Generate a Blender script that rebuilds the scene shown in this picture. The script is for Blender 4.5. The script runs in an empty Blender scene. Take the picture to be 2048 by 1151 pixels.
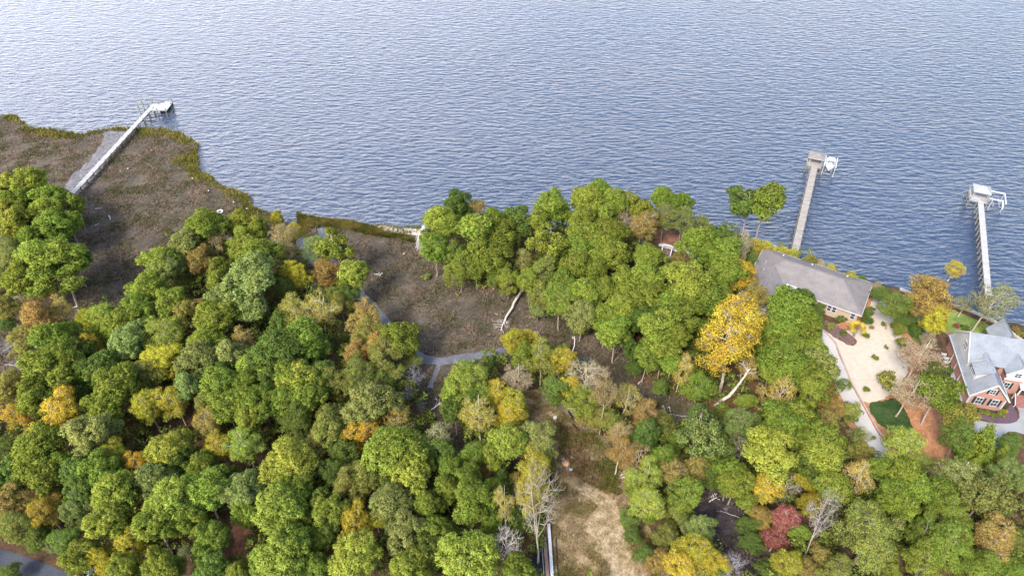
import bpy, bmesh, math, random
import numpy as np
from mathutils import Vector, Matrix

C = bpy.context.scene.collection
SC = bpy.context.scene
# ------------------------------------------------------------------ camera
CAM_H, PITCH, FPX = 100.0, math.radians(42.0), 1400.0
cam = bpy.data.objects.new("camera", bpy.data.cameras.new("camera"))
C.objects.link(cam)
cam.location = (0, 0, CAM_H)
cam.rotation_euler = (math.radians(90) - PITCH, 0, 0)
cam.data.sensor_width = 36.0
cam.data.lens = 36.0 * FPX / 2048.0
cam.data.clip_start = 1.0
cam.data.clip_end = 30000.0
SC.camera = cam
# ------------------------------------------------------------------ sky
SUN_EL, SUN_AZ = math.radians(46), math.radians(212)     # azimuth clockwise from +Y: behind the camera, to the left
world = bpy.data.worlds.new("World"); SC.world = world
world.use_nodes = True
wn = world.node_tree; wn.nodes.clear()
wo = wn.nodes.new("ShaderNodeOutputWorld"); bg = wn.nodes.new("ShaderNodeBackground")
sky = wn.nodes.new("ShaderNodeTexSky"); sky.sky_type = 'NISHITA'; sky.sun_disc = False
sky.sun_elevation = SUN_EL; sky.sun_rotation = SUN_AZ
sky.air_density = 1.0; sky.dust_density = 2.0
tc = wn.nodes.new("ShaderNodeTexCoord")
# thin veil of cloud, thicker towards the north-west and the horizon
nz = wn.nodes.new("ShaderNodeTexNoise"); nz.inputs["Scale"].default_value = 2.2; nz.inputs["Detail"].default_value = 5
sep = wn.nodes.new("ShaderNodeSeparateXYZ")
wn.links.new(tc.outputs["Generated"], nz.inputs["Vector"]); wn.links.new(tc.outputs["Generated"], sep.inputs[0])
m1 = wn.nodes.new("ShaderNodeMath"); m1.operation = 'MULTIPLY_ADD'; m1.inputs[1].default_value = -.7; m1.inputs[2].default_value = 0.56
wn.links.new(sep.outputs["X"], m1.inputs[0])
m2 = wn.nodes.new("ShaderNodeMath"); m2.operation = 'MULTIPLY_ADD'; m2.inputs[1].default_value = 0.9
wn.links.new(nz.outputs["Fac"], m2.inputs[0]); wn.links.new(m1.outputs[0], m2.inputs[2])
m3 = wn.nodes.new("ShaderNodeMath"); m3.operation = 'MULTIPLY_ADD'; m3.inputs[1].default_value = -1.6; m3.use_clamp = True
wn.links.new(sep.outputs["Z"], m3.inputs[0]); wn.links.new(m2.outputs[0], m3.inputs[2])
mixc = wn.nodes.new("ShaderNodeMixRGB"); mixc.inputs[2].default_value = (7.6, 7.7, 8.3, 1)
wn.links.new(m3.outputs[0], mixc.inputs[0]); wn.links.new(sky.outputs[0], mixc.inputs[1])
wn.links.new(mixc.outputs[0], bg.inputs[0]); bg.inputs[1].default_value = 0.15
wn.links.new(bg.outputs[0], wo.inputs[0])
# ------------------------------------------------------------------ sun
sl = bpy.data.lights.new("sun", 'SUN'); sun = bpy.data.objects.new("sun", sl); C.objects.link(sun)
sl.energy = 1.9; sl.angle = math.radians(14); sl.color = (1.0, 0.965, 0.91)
sdir = Vector((math.sin(SUN_AZ) * math.cos(SUN_EL), math.cos(SUN_AZ) * math.cos(SUN_EL), math.sin(SUN_EL)))
sun.rotation_euler = sdir.to_track_quat('Z', 'Y').to_euler(); sun.location = sdir * 300
SC.view_settings.view_transform = 'Standard'; SC.view_settings.look = 'None'
SC.view_settings.exposure = 1.62; SC.view_settings.gamma = 1.0
SC.view_settings.use_curve_mapping = False
SC.cycles.max_bounces = 6; SC.cycles.diffuse_bounces = 3; SC.cycles.transmission_bounces = 3; SC.cycles.glossy_bounces = 2

# ------------------------------------------------------------------ helpers
def G(px, py, z=0.0):
    """where the sight line through point (px, py) of the 2048 px wide photograph meets height z"""
    d = np.array([px - 1024.0, FPX * math.cos(PITCH) + (575.5 - py) * math.sin(PITCH),
                  -FPX * math.sin(PITCH) + (575.5 - py) * math.cos(PITCH)])
    t = (z - CAM_H) / d[2]
    return np.array([d[0] * t, d[1] * t, z])
def depth(p):
    return p[1] * math.cos(PITCH) + (CAM_H - p[2]) * math.sin(PITCH)
def tag(o, label=None, cat=None, group=None, kind=None):
    if label: o["label"] = label
    if cat: o["category"] = cat
    if group: o["group"] = group
    if kind: o["kind"] = kind
    return o
def empty(name, loc, rz=0.0):
    o = bpy.data.objects.new(name, None); C.objects.link(o)
    o.location = tuple(loc); o.rotation_euler = (0, 0, rz); o.empty_display_size = 0.3
    return o
def link(name, me, m=None, parent=None, smooth=False):
    o = bpy.data.objects.new(name, me); C.objects.link(o)
    if m is not None and not len(me.materials): me.materials.append(m)
    if parent is not None: o.parent = parent
    return o
def npmesh(name, V, F, mat=None, smooth=False):
    V = np.asarray(V, dtype=np.float32); F = np.asarray(F, dtype=np.int32)
    me = bpy.data.meshes.new(name); k = F.shape[1]
    me.vertices.add(len(V)); me.vertices.foreach_set("co", V.ravel())
    me.loops.add(F.size); me.loops.foreach_set("vertex_index", F.ravel())
    me.polygons.add(len(F)); me.polygons.foreach_set("loop_start", np.arange(0, F.size, k, dtype=np.int32))
    if smooth: me.polygons.foreach_set("use_smooth", np.ones(len(F), dtype=bool))
    me.update(calc_edges=True)
    if mat: me.materials.append(mat)
    return me
class MB:
    """collects shapes; build() links them as ONE mesh object"""
    def __init__(s): s.v = []; s.f = []
    def add(s, V, F):
        o = len(s.v); s.v += [tuple(map(float, p)) for p in V]; s.f += [tuple(i + o for i in f) for f in F]; return s
    def box(s, c, size, rz=0.0, u=None, v=None):
        hx, hy, hz = size[0] / 2, size[1] / 2, size[2] / 2
        if u is None: u = (math.cos(rz), math.sin(rz)); v = (-math.sin(rz), math.cos(rz))
        P = []
        for dz in (-hz, hz):
            for a, b in ((-hx, -hy), (hx, -hy), (hx, hy), (-hx, hy)):
                P.append((c[0] + a * u[0] + b * v[0], c[1] + a * u[1] + b * v[1], c[2] + dz))
        return s.add(P, [(3, 2, 1, 0), (4, 5, 6, 7), (0, 1, 5, 4), (1, 2, 6, 5), (2, 3, 7, 6), (3, 0, 4, 7)])
    def beam(s, a, b, w, h):
        a = Vector(a); b = Vector(b); d = (b - a).normalized()
        up = Vector((0, 0, 1)) if abs(d.z) < .9 else Vector((1, 0, 0))
        x = d.cross(up).normalized() * w / 2; y = x.cross(d).normalized() * h / 2
        P = [p + i * x + j * y for p in (a, b) for i, j in ((-1, -1), (1, -1), (1, 1), (-1, 1))]
        return s.add(P, [(3, 2, 1, 0), (4, 5, 6, 7), (0, 1, 5, 4), (1, 2, 6, 5), (2, 3, 7, 6), (3, 0, 4, 7)])
    def tube(s, pts, rad, n=8, cap=True):
        V, F = tube_np(pts, rad, n); o = len(s.v); s.add(V, F)
        if cap:
            s.f.append(tuple(o + i for i in range(n))[::-1]); s.f.append(tuple(o + (len(pts) - 1) * n + i for i in range(n)))
        return s
    def quad(s, *P): return s.add(P, [tuple(range(len(P)))])
    def prism(s, P, z0, z1):
        n = len(P); V = [(p[0], p[1], z0) for p in P] + [(p[0], p[1], z1) for p in P]
        return s.add(V, [tuple(range(n))[::-1], tuple(range(n, 2 * n))] + [(i, (i + 1) % n, n + (i + 1) % n, n + i) for i in range(n)])
    def build(s, name, m, parent=None, bevel=0, smooth=False):
        me = bpy.data.meshes.new(name); me.from_pydata(s.v, [], s.f); me.update()
        if smooth: me.polygons.foreach_set("use_smooth", [True] * len(me.polygons))
        bm = bmesh.new(); bm.from_mesh(me); bmesh.ops.recalc_face_normals(bm, faces=bm.faces)
        if bevel: bmesh.ops.bevel(bm, geom=[e for e in bm.edges], offset=bevel, segments=1, affect='EDGES')
        bm.to_mesh(me); bm.free()
        o = link(name, me, m, parent)
        return o
def tube_np(pts, rad, n=5):
    P = np.array(pts, dtype=float); k = len(P)
    T = np.gradient(P, axis=0); T /= np.linalg.norm(T, axis=1)[:, None] + 1e-9
    ref = np.array([0, 0, 1.0]) if abs(T[0, 2]) < .9 else np.array([1.0, 0, 0])
    X = np.cross(T, ref); X /= np.linalg.norm(X, axis=1)[:, None] + 1e-9
    Y = np.cross(T, X)
    a = np.linspace(0, 2 * np.pi, n, endpoint=False)
    R = np.array(rad, dtype=float)[:, None, None]
    V = P[:, None, :] + R * (np.cos(a)[None, :, None] * X[:, None, :] + np.sin(a)[None, :, None] * Y[:, None, :])
    F = []
    for i in range(k - 1):
        for j in range(n):
            F.append((i * n + j, i * n + (j + 1) % n, (i + 1) * n + (j + 1) % n, (i + 1) * n + j))
    return V.reshape(-1, 3), F
class Acc:
    def __init__(s): s.V = []; s.F = []; s.n = 0
    def tube(s, pts, rad, n=5):
        V, F = tube_np(pts, rad, n); s.V.append(V); s.F.append(np.array(F) + s.n); s.n += len(V)
    def mesh(s, name, m): return npmesh(name, np.concatenate(s.V), np.concatenate(s.F), m, True)

# ------------------------------------------------------------------ materials
def mat(name, col, rough=0.8, var=0.15, scale=4.0, col2=None, bump=0.0, bscale=20, metal=0.0, spec=0.3, detail=6):
    m = bpy.data.materials.new(name); m.use_nodes = True; nt = m.node_tree; b = nt.nodes["Principled BSDF"]
    b.inputs["Roughness"].default_value = rough; b.inputs["Metallic"].default_value = metal
    b.inputs["Specular IOR Level"].default_value = spec
    t = nt.nodes.new("ShaderNodeTexCoord"); n = nt.nodes.new("ShaderNodeTexNoise")
    n.inputs["Scale"].default_value = scale; n.inputs["Detail"].default_value = detail
    nt.links.new(t.outputs["Object"], n.inputs["Vector"])
    r = nt.nodes.new("ShaderNodeValToRGB"); r.color_ramp.elements[0].position = .3; r.color_ramp.elements[1].position = .7
    c2 = col2 or tuple(c * (1 + var) for c in col)
    c1 = col if col2 else tuple(c * (1 - var) for c in col)
    r.color_ramp.elements[0].color = (*c1, 1); r.color_ramp.elements[1].color = (*c2, 1)
    nt.links.new(n.outputs["Fac"], r.inputs[0]); nt.links.new(r.outputs[0], b.inputs["Base Color"])
    if bump:
        n2 = nt.nodes.new("ShaderNodeTexNoise"); n2.inputs["Scale"].default_value = bscale; n2.inputs["Detail"].default_value = 4
        nt.links.new(t.outputs["Object"], n2.inputs["Vector"])
        bp = nt.nodes.new("ShaderNodeBump"); bp.inputs["Strength"].default_value = bump; bp.inputs["Distance"].default_value = .1
        nt.links.new(n2.outputs["Fac"], bp.inputs["Height"]); nt.links.new(bp.outputs[0], b.inputs["Normal"])
    return m
def multi(name, stops, scale, detail=8, lo=.6, hi=1.4, rough=.95, dist=0.0, fine=None, bump=.5, sscale=None):
    """several colours through one noise, with a finer noise laid over it"""
    m = bpy.data.materials.new(name); m.use_nodes = True; nt = m.node_tree; b = nt.nodes["Principled BSDF"]
    b.inputs["Roughness"].default_value = rough; b.inputs["Specular IOR Level"].default_value = .1
    t = nt.nodes.new("ShaderNodeTexCoord"); n = nt.nodes.new("ShaderNodeTexNoise")
    n.inputs["Scale"].default_value = scale; n.inputs["Detail"].default_value = detail; n.inputs["Roughness"].default_value = .65
    n.inputs["Distortion"].default_value = dist
    src = t.outputs["Object"]
    if sscale:
        mp = nt.nodes.new("ShaderNodeMapping"); mp.inputs["Scale"].default_value = sscale
        nt.links.new(src, mp.inputs[0]); src = mp.outputs[0]
    nt.links.new(src, n.inputs["Vector"])
    r = nt.nodes.new("ShaderNodeValToRGB"); e = r.color_ramp.elements
    while len(e) < len(stops): e.new(.5)
    for i, (p, c) in enumerate(stops): e[i].position = p; e[i].color = (*c, 1)
    nt.links.new(n.outputs["Fac"], r.inputs[0])
    n2 = nt.nodes.new("ShaderNodeTexNoise"); n2.inputs["Scale"].default_value = fine or 3.0; n2.inputs["Detail"].default_value = 6
    n2.inputs["Roughness"].default_value = .7
    nt.links.new(t.outputs["Object"], n2.inputs["Vector"])
    mr = nt.nodes.new("ShaderNodeMapRange"); mr.inputs[1].default_value = .3; mr.inputs[2].default_value = .7
    mr.inputs[3].default_value = lo; mr.inputs[4].default_value = hi
    nt.links.new(n2.outputs["Fac"], mr.inputs[0])
    mx = nt.nodes.new("ShaderNodeVectorMath"); mx.operation = 'SCALE'
    nt.links.new(r.outputs[0], mx.inputs[0]); nt.links.new(mr.outputs[0], mx.inputs["Scale"])
    nt.links.new(mx.outputs[0], b.inputs["Base Color"])
    bp = nt.nodes.new("ShaderNodeBump"); bp.inputs["Strength"].default_value = bump; bp.inputs["Distance"].default_value = .3
    nt.links.new(n2.outputs["Fac"], bp.inputs["Height"]); nt.links.new(bp.outputs[0], b.inputs["Normal"])
    return m
def leaf_mat(name, trans=0.35, lo=.65, hi=1.35, fixed=None):
    """leaves: the thing's own colour, varied from leaf to leaf and from spray to spray"""
    m = bpy.data.materials.new(name); m.use_nodes = True; nt = m.node_tree; nt.nodes.clear()
    out = nt.nodes.new("ShaderNodeOutputMaterial"); oi = nt.nodes.new("ShaderNodeObjectInfo")
    ge = nt.nodes.new("ShaderNodeNewGeometry"); t = nt.nodes.new("ShaderNodeTexCoord")
    n = nt.nodes.new("ShaderNodeTexNoise"); n.inputs["Scale"].default_value = .45; n.inputs["Detail"].default_value = 3
    nt.links.new(t.outputs["Object"], n.inputs["Vector"])
    mr = nt.nodes.new("ShaderNodeMapRange"); mr.inputs[3].default_value = lo; mr.inputs[4].default_value = hi
    nt.links.new(ge.outputs["Random Per Island"], mr.inputs[0])
    hs = nt.nodes.new("ShaderNodeHueSaturation"); hs.inputs["Saturation"].default_value = 1.0
    mh = nt.nodes.new("ShaderNodeMapRange"); mh.inputs[1].default_value = .3; mh.inputs[2].default_value = .7
    mh.inputs[3].default_value = .472; mh.inputs[4].default_value = .508
    nt.links.new(n.outputs["Fac"], mh.inputs[0]); nt.links.new(mh.outputs[0], hs.inputs["Hue"])
    n2 = nt.nodes.new("ShaderNodeTexNoise"); n2.inputs["Scale"].default_value = .9; n2.inputs["Detail"].default_value = 2; nt.links.new(t.outputs["Object"], n2.inputs["Vector"])
    m2_ = nt.nodes.new("ShaderNodeMapRange"); m2_.inputs[1].default_value = .3; m2_.inputs[2].default_value = .7; m2_.inputs[3].default_value = .78; m2_.inputs[4].default_value = 1.22; nt.links.new(n2.outputs["Fac"], m2_.inputs[0])
    mm = nt.nodes.new("ShaderNodeMath"); mm.operation = 'MULTIPLY'; nt.links.new(mr.outputs[0], mm.inputs[0]); nt.links.new(m2_.outputs[0], mm.inputs[1])
    nt.links.new(mm.outputs[0], hs.inputs["Value"])
    if fixed: hs.inputs["Color"].default_value = (*fixed, 1)
    else: nt.links.new(oi.outputs["Color"], hs.inputs["Color"])
    d = nt.nodes.new("ShaderNodeBsdfDiffuse"); tr = nt.nodes.new("ShaderNodeBsdfTranslucent"); mx = nt.nodes.new("ShaderNodeMixShader")
    mx.inputs[0].default_value = trans
    nt.links.new(hs.outputs[0], d.inputs[0]); nt.links.new(hs.outputs[0], tr.inputs[0])
    nt.links.new(d.outputs[0], mx.inputs[1]); nt.links.new(tr.outputs[0], mx.inputs[2]); nt.links.new(mx.outputs[0], out.inputs[0])
    return m
LEAF = leaf_mat("leaves"); NEEDLE = leaf_mat("pine_needles", .25, .7, 1.3)
def bark_mat(name):
    m = mat(name, (1, 1, 1), .9, .3, 3.0, bump=.4); nt = m.node_tree; b = nt.nodes["Principled BSDF"]
    oi = nt.nodes.new("ShaderNodeObjectInfo"); mx = nt.nodes.new("ShaderNodeMixRGB"); mx.blend_type = 'MULTIPLY'; mx.inputs[0].default_value = 1
    nt.links.new(oi.outputs["Color"], mx.inputs[1]); nt.links.new(nt.nodes["Color Ramp"].outputs[0], mx.inputs[2])
    nt.links.new(mx.outputs[0], b.inputs["Base Color"]); return m
BARK = bark_mat("bark")
WHITE = mat("white_paint", (.46, .46, .45), .5, .06, 2)
DECK = mat("weathered_deck", (.25, .225, .20), .85, .15, 1.5, bump=.2)
DECKW = mat("bleached_deck", (.31, .305, .295), .8, .08, 1.5)
def boards(m, k):
    nt = m.node_tree; b = nt.nodes["Principled BSDF"]; ge = nt.nodes.new("ShaderNodeNewGeometry"); mr = nt.nodes.new("ShaderNodeMapRange"); mr.inputs[3].default_value = 1 - k; mr.inputs[4].default_value = 1 + k
    nt.links.new(ge.outputs["Random Per Island"], mr.inputs[0]); mx = nt.nodes.new("ShaderNodeVectorMath"); mx.operation = 'SCALE'
    src = b.inputs["Base Color"].links[0].from_socket; nt.links.new(src, mx.inputs[0]); nt.links.new(mr.outputs[0], mx.inputs["Scale"]); nt.links.new(mx.outputs[0], b.inputs["Base Color"])
boards(DECK, .13); boards(DECKW, .10)
POST = mat("treated_post", (.16, .14, .11), .9, .25, 3)
SHINGLE = multi("grey_brown_shingle", [(.3, (.145, .13, .128)), (.5, (.178, .159, .152)), (.7, (.205, .183, .172))], .55, fine=5, lo=.8, hi=1.2, sscale=(1, 1, 3))
SHINGLEB = multi("pale_grey_shingle", [(.3, (.165, .178, .195)), (.5, (.20, .214, .233)), (.7, (.23, .245, .262))], .55, fine=5, lo=.82, hi=1.18)
CREAM = mat("cream_siding", (.36, .275, .19), .8, .06, 2)
GLASS = mat("dark_window_glass", (.03, .04, .05), .15, .3, 1, spec=.6)
GREENSH = mat("dark_green_shutter", (.015, .03, .03), .6, .1, 3)
CONC = mat("pale_concrete", (.40, .365, .33), .9, .08, .35, bump=.1)
CONC2 = mat("grey_concrete", (.24, .24, .24), .9, .14, .3, bump=.1)
BLACK = mat("dull_black", (.012, .013, .016), .5, .3, 3)
METAL = mat("galvanised_metal", (.5, .5, .5), .4, .1, 3, metal=.6)
def brick_mat(name, c1, c2, mortar, sx=4.0):
    m = bpy.data.materials.new(name); m.use_nodes = True; nt = m.node_tree; b = nt.nodes["Principled BSDF"]
    b.inputs["Roughness"].default_value = .9
    t = nt.nodes.new("ShaderNodeTexCoord"); mp = nt.nodes.new("ShaderNodeMapping"); mp.inputs["Rotation"].default_value = (0, 0, 0)
    cb = nt.nodes.new("ShaderNodeCombineXYZ"); sp = nt.nodes.new("ShaderNodeSeparateXYZ"); ad = nt.nodes.new("ShaderNodeMath")
    nt.links.new(t.outputs["Object"], sp.inputs[0]); nt.links.new(sp.outputs[0], ad.inputs[0]); nt.links.new(sp.outputs[1], ad.inputs[1])
    nt.links.new(ad.outputs[0], cb.inputs[0]); nt.links.new(sp.outputs[2], cb.inputs[1])
    k = nt.nodes.new("ShaderNodeTexBrick"); k.inputs["Scale"].default_value = sx
    k.inputs["Color1"].default_value = (*c1, 1); k.inputs["Color2"].default_value = (*c2, 1); k.inputs["Mortar"].default_value = (*mortar, 1)
    nt.links.new(cb.outputs[0], k.inputs["Vector"]); nt.links.new(k.outputs[0], b.inputs["Base Color"]); return m
BRICK = brick_mat("red_brick", (.30, .12, .085), (.36, .17, .12), (.36, .28, .24))
PAVER = mat("brick_pavers", (.23, .105, .09), .9, .25, 3)

# ------------------------------------------------------------------ outlines (measured on the photograph, on the ground)
def W(pts, z=0.0): return [tuple(G(x, y, z)[:2]) for x, y in pts]
SHORE = [(-60,228),(0,229),(35,231),(38,240),(50,245),(60,255),(75,258),(100,259),(130,262),(150,267),(170,268),(195,262),(215,258),
 (240,255),(260,257),(300,257),(330,257),(345,262),(362,262),(368,270),(385,280),(398,290),(396,310),(397,330),(405,345),(425,355),(432,365),
 (450,372),(480,385),(500,392),(508,400),(508,412),(525,420),(545,425),(562,430),(568,440),(574,452),(580,462),(594,458),(594,445),(594,425),(602,425),
 (605,430),(625,430),(632,438),(665,440),(690,441),(720,447),(745,450),(790,452),(850,456),(900,459),(1000,461),(1100,460),(1200,458),
 (1300,458),(1360,458),(1420,464),(1460,474),(1530,497),(1590,514),(1660,534),(1700,549),(1760,567),(1800,577),(1870,597),(1920,613),(1970,630),
 (2048,652),(2200,700)]
MARSH_A = [(-200,200),(594,200),(594,430),(600,470),(590,520),(480,500),(400,470),(330,520),(270,590),(200,640),(120,680),(60,780),(-80,790),(-80,640),
 (60,620),(135,600),(150,520),(135,420),(60,380),(-200,370)]
MARSH_B = [(594,400),(594,470),(600,520),(660,600),(700,680),(780,710),(835,780),(880,880),(925,930),(925,880),(905,800),(960,735),(1020,716),(1110,722),(1200,765),
 (1240,800),(1290,835),(1330,865),(1380,870),(1400,820),(1330,790),(1260,760),(1232,690),(1180,655),(1100,625),(1040,600),(980,590),(900,550),(855,505),
 (840,480),(850,462),(850,400)]
SWAMP = [(1290,930),(1400,955),(1460,965),(1500,1060),(1570,1160),(1440,1160),(1400,1080),(1370,1000),(1300,960)]
def inside(X, Y, poly):
    r = np.zeros(X.shape, bool); n = len(poly)
    for i in range(n):
        x0, y0 = poly[i]; x1, y1 = poly[(i + 1) % n]
        if y0 == y1: continue
        c = ((y0 > Y) != (y1 > Y)) & (X < (x1 - x0) * (Y - y0) / (y1 - y0) + x0); r ^= c
    return r
def edist(X, Y, pts, closed=True):
    d = np.full(X.shape, 1e9)
    for i in range(len(pts) - (0 if closed else 1)):
        ax, ay = pts[i]; bx, by = pts[(i + 1) % len(pts)]; ux, uy = bx - ax, by - ay; L = ux * ux + uy * uy + 1e-9
        t = np.clip(((X - ax) * ux + (Y - ay) * uy) / L, 0, 1)
        d = np.minimum(d, (X - ax - t * ux) ** 2 + (Y - ay - t * uy) ** 2)
    return np.sqrt(d)
shore_w = W(SHORE)
LAND = [(-400, 205)] + shore_w + [(400, -20), (400, -300), (-400, -300)]
CREEK = [W([(578,440),(588,458),(603,480),(607,505),(640,530),(682,538),(697,552),(708,568),(722,592),(745,612),(768,640),(790,665),(812,690),(832,710),(850,718),(880,722),
          (920,716),(960,710),(1000,703),(1060,704),(1130,714),(1175,722)], .1), W([(640,455),(648,470),(655,490),(660,520),(682,540)], .1),
         W([(880,722),(872,745),(860,775)], .1)]
CREEKW = [.85, .8, .35]
rng = np.random.default_rng(7)
def smooth_noise(X, Y, s, seed):
    r = np.random.default_rng(seed); o = np.zeros(X.shape)
    for k in range(10):
        a = r.uniform(0, 2 * np.pi); f = s * r.uniform(.5, 2.0); o += np.sin((X * math.cos(a) + Y * math.sin(a)) * f + r.uniform(0, 6.28))
    return o / 4.0
GX0, GX1, GY0, GY1, CELL = -150.0, 130.0, 30.0, 215.0, .5
gx = np.arange(GX0, GX1 + .01, CELL); gy = np.arange(GY0, GY1 + .01, CELL)
X, Y = np.meshgrid(gx, gy)
UP = 0.9
def terrain(X, Y):
    wob = .35 * smooth_noise(X, Y, 1.6, 3) + .5 * smooth_noise(X, Y, .5, 4)
    sd = edist(X, Y, LAND) * np.where(inside(X, Y, LAND), 1, -1) + wob * .6
    ma, mb, mc = W(MARSH_A), W(MARSH_B), W(SWAMP)
    inm = inside(X, Y, ma) | inside(X, Y, mb) | inside(X, Y, mc)
    dm = np.minimum(np.minimum(edist(X, Y, ma), edist(X, Y, mb)), edist(X, Y, mc)) * np.where(inm, -1, 1) + wob
    hm = np.clip(dm / 2.5, 0, 1) * (UP - .3) + .3
    h = np.minimum(hm + .03 * smooth_noise(X, Y, 1.5, 9) * np.clip(-dm, 0, 1), np.clip(sd * .55, -1.6, 5))
    for c, w in zip(CREEK, CREEKW):
        dc = edist(X, Y, c, False) - w - wob * .35
        h = np.minimum(h, np.where(dc < 4, dc * .45, 9))
    return np.maximum(h, -1.6), sd, dm
H, SD, DM = terrain(X, Y)
def hgt(x, y, A=None):
    A = H if A is None else A
    i = np.clip(((np.asarray(y) - GY0) / CELL), 0, H.shape[0] - 1.001); j = np.clip(((np.asarray(x) - GX0) / CELL), 0, H.shape[1] - 1.001)
    i0 = i.astype(int); j0 = j.astype(int); fi = i - i0; fj = j - j0
    return (A[i0, j0] * (1 - fi) * (1 - fj) + A[i0 + 1, j0] * fi * (1 - fj) + A[i0, j0 + 1] * (1 - fi) * fj + A[i0 + 1, j0 + 1] * fi * fj)
ny, nx = X.shape
V = np.stack([X.ravel(), Y.ravel(), H.ravel()], 1)
idx = np.arange(nx * ny).reshape(ny, nx)
F = np.stack([idx[:-1, :-1], idx[:-1, 1:], idx[1:, 1:], idx[1:, :-1]], -1).reshape(-1, 4)
fm = ((DM[:-1, :-1] + DM[1:, 1:]) / 2 < .4).ravel() & ((H[:-1, :-1] + H[1:, 1:]) / 2 > -1.5).ravel()
GROUND = multi("pine_straw_floor", [(.28, (.02, .022, .012)), (.45, (.055, .04, .022)), (.6, (.105, .055, .034)), (.75, (.05, .06, .02))], .25, fine=2.5)
MARSHM = multi("marsh_mud_and_thatch", [(.3, (.045, .042, .028)), (.5, (.085, .068, .05)), (.68, (.13, .10, .075))], .16, fine=2.0, dist=.6, bump=1.0)
def sub(F, sel, V):
    f = F[sel]; u, inv = np.unique(f, return_inverse=True); return V[u], inv.reshape(f.shape)
# the ground's own sheet runs on to the horizon on the landward sides
Vg, Fg = sub(F, ~fm, V)
bd = [(GX0, GY0), (GX1, GY0), (GX1, GY1), (GX0, GY1)]; far = [(-9000, -9000), (9000, -9000), (9000, 9000), (-9000, 9000)]
n0 = len(Vg); ring = []
def strip(x0, y0, x1, y1):
    return [(x0, y0, UP), (x1, y0, UP), (x1, y1, UP), (x0, y1, UP)]
ex = []; exf = []
for q in (((-9000, -9000), (9000, GY0)), ((-9000, GY0), (GX0, 125.0)), ((GX1, GY0), (9000, 78.0))):
    ex += strip(q[0][0], q[0][1], q[1][0], q[1][1]); k = n0 + len(ex) - 4; exf.append((k, k + 1, k + 2, k + 3))
Vg = np.concatenate([Vg, np.array(ex)]); Fg = np.concatenate([Fg, np.array(exf)])
tag(link("ground", npmesh("ground", Vg, Fg, GROUND, True)), "reddish brown pine straw floor of the woods and yards", kind="structure")
Vm, Fm = sub(F, fm, V)
tag(link("marsh", npmesh("marsh", Vm, Fm, MARSHM, True)), "flat brown grey marsh mud cut by creeks", kind="structure")

# ------------------------------------------------------------------ river
wm = bpy.data.materials.new("rippled_river_water"); wm.use_nodes = True; nt = wm.node_tree; b = nt.nodes["Principled BSDF"]
b.inputs["Base Color"].default_value = (.022, .036, .068, 1); b.inputs["Roughness"].default_value = .1; b.inputs["IOR"].default_value = 1.66
t = nt.nodes.new("ShaderNodeTexCoord")
def wave(rot, sc, scale, det, ro=.5):
    mp = nt.nodes.new("ShaderNodeMapping"); mp.inputs["Rotation"].default_value = (0, 0, math.radians(rot)); mp.inputs["Scale"].default_value = sc
    n = nt.nodes.new("ShaderNodeTexNoise"); n.inputs["Scale"].default_value = scale; n.inputs["Detail"].default_value = det; n.inputs["Roughness"].default_value = ro
    n.inputs["Distortion"].default_value = .25
    nt.links.new(t.outputs["Object"], mp.inputs[0]); nt.links.new(mp.outputs[0], n.inputs["Vector"]); return n.outputs["Fac"]
w1 = wave(17, (.36, 1.0, 1), .92, 4, .5); w2 = wave(-14, (.4, 1.0, 1), .38, 2); w3 = wave(5, (.5, 1, 1), .022, 3)
a1 = nt.nodes.new("ShaderNodeMath"); a1.operation = 'MULTIPLY_ADD'; a1.inputs[1].default_value = .45; nt.links.new(w2, a1.inputs[0]); nt.links.new(w1, a1.inputs[2])
mrw = nt.nodes.new("ShaderNodeMapRange"); mrw.inputs[1].default_value = .35; mrw.inputs[2].default_value = .65; mrw.inputs[3].default_value = .55; mrw.inputs[4].default_value = 1.0
nt.links.new(w3, mrw.inputs[0])
bp = nt.nodes.new("ShaderNodeBump"); bp.inputs["Distance"].default_value = 1.05
nt.links.new(mrw.outputs[0], bp.inputs["Strength"])
nt.links.new(a1.outputs[0], bp.inputs["Height"]); nt.links.new(bp.outputs[0], b.inputs["Normal"])
me = npmesh("river", [(-12000, -200, 0), (12000, -200, 0), (12000, 16000, 0), (-12000, 16000, 0)], [(0, 1, 2, 3)], wm)
tag(link("river", me), "wide rippled blue grey river reaching out of the picture", kind="structure")

CRK = multi("silty_water_painted_reflection", [(.3, (.085, .085, .095)), (.7, (.14, .14, .155))], .4, fine=4, bump=.1, rough=.15)  # silty tone plus the sky's pale reflection, put into the base colour
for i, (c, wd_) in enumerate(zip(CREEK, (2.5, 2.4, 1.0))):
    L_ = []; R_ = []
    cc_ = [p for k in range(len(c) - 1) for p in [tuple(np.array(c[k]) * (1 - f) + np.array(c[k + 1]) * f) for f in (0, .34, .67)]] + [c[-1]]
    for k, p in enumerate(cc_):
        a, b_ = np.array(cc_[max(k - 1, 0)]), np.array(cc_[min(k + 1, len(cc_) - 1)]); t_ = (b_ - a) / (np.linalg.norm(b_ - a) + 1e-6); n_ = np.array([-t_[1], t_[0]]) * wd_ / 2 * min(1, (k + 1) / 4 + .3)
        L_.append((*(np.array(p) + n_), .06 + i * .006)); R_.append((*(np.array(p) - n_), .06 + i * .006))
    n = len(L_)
    tag(link("creek", npmesh("creek", L_ + R_, [(k, k + 1, n + k + 1, n + k) for k in range(n - 1)], CRK)), ["pale grey creek winding through the middle marsh", "short creek arm from the river behind the spit", "thin side branch at the creek fork"][i], kind="structure")

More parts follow.
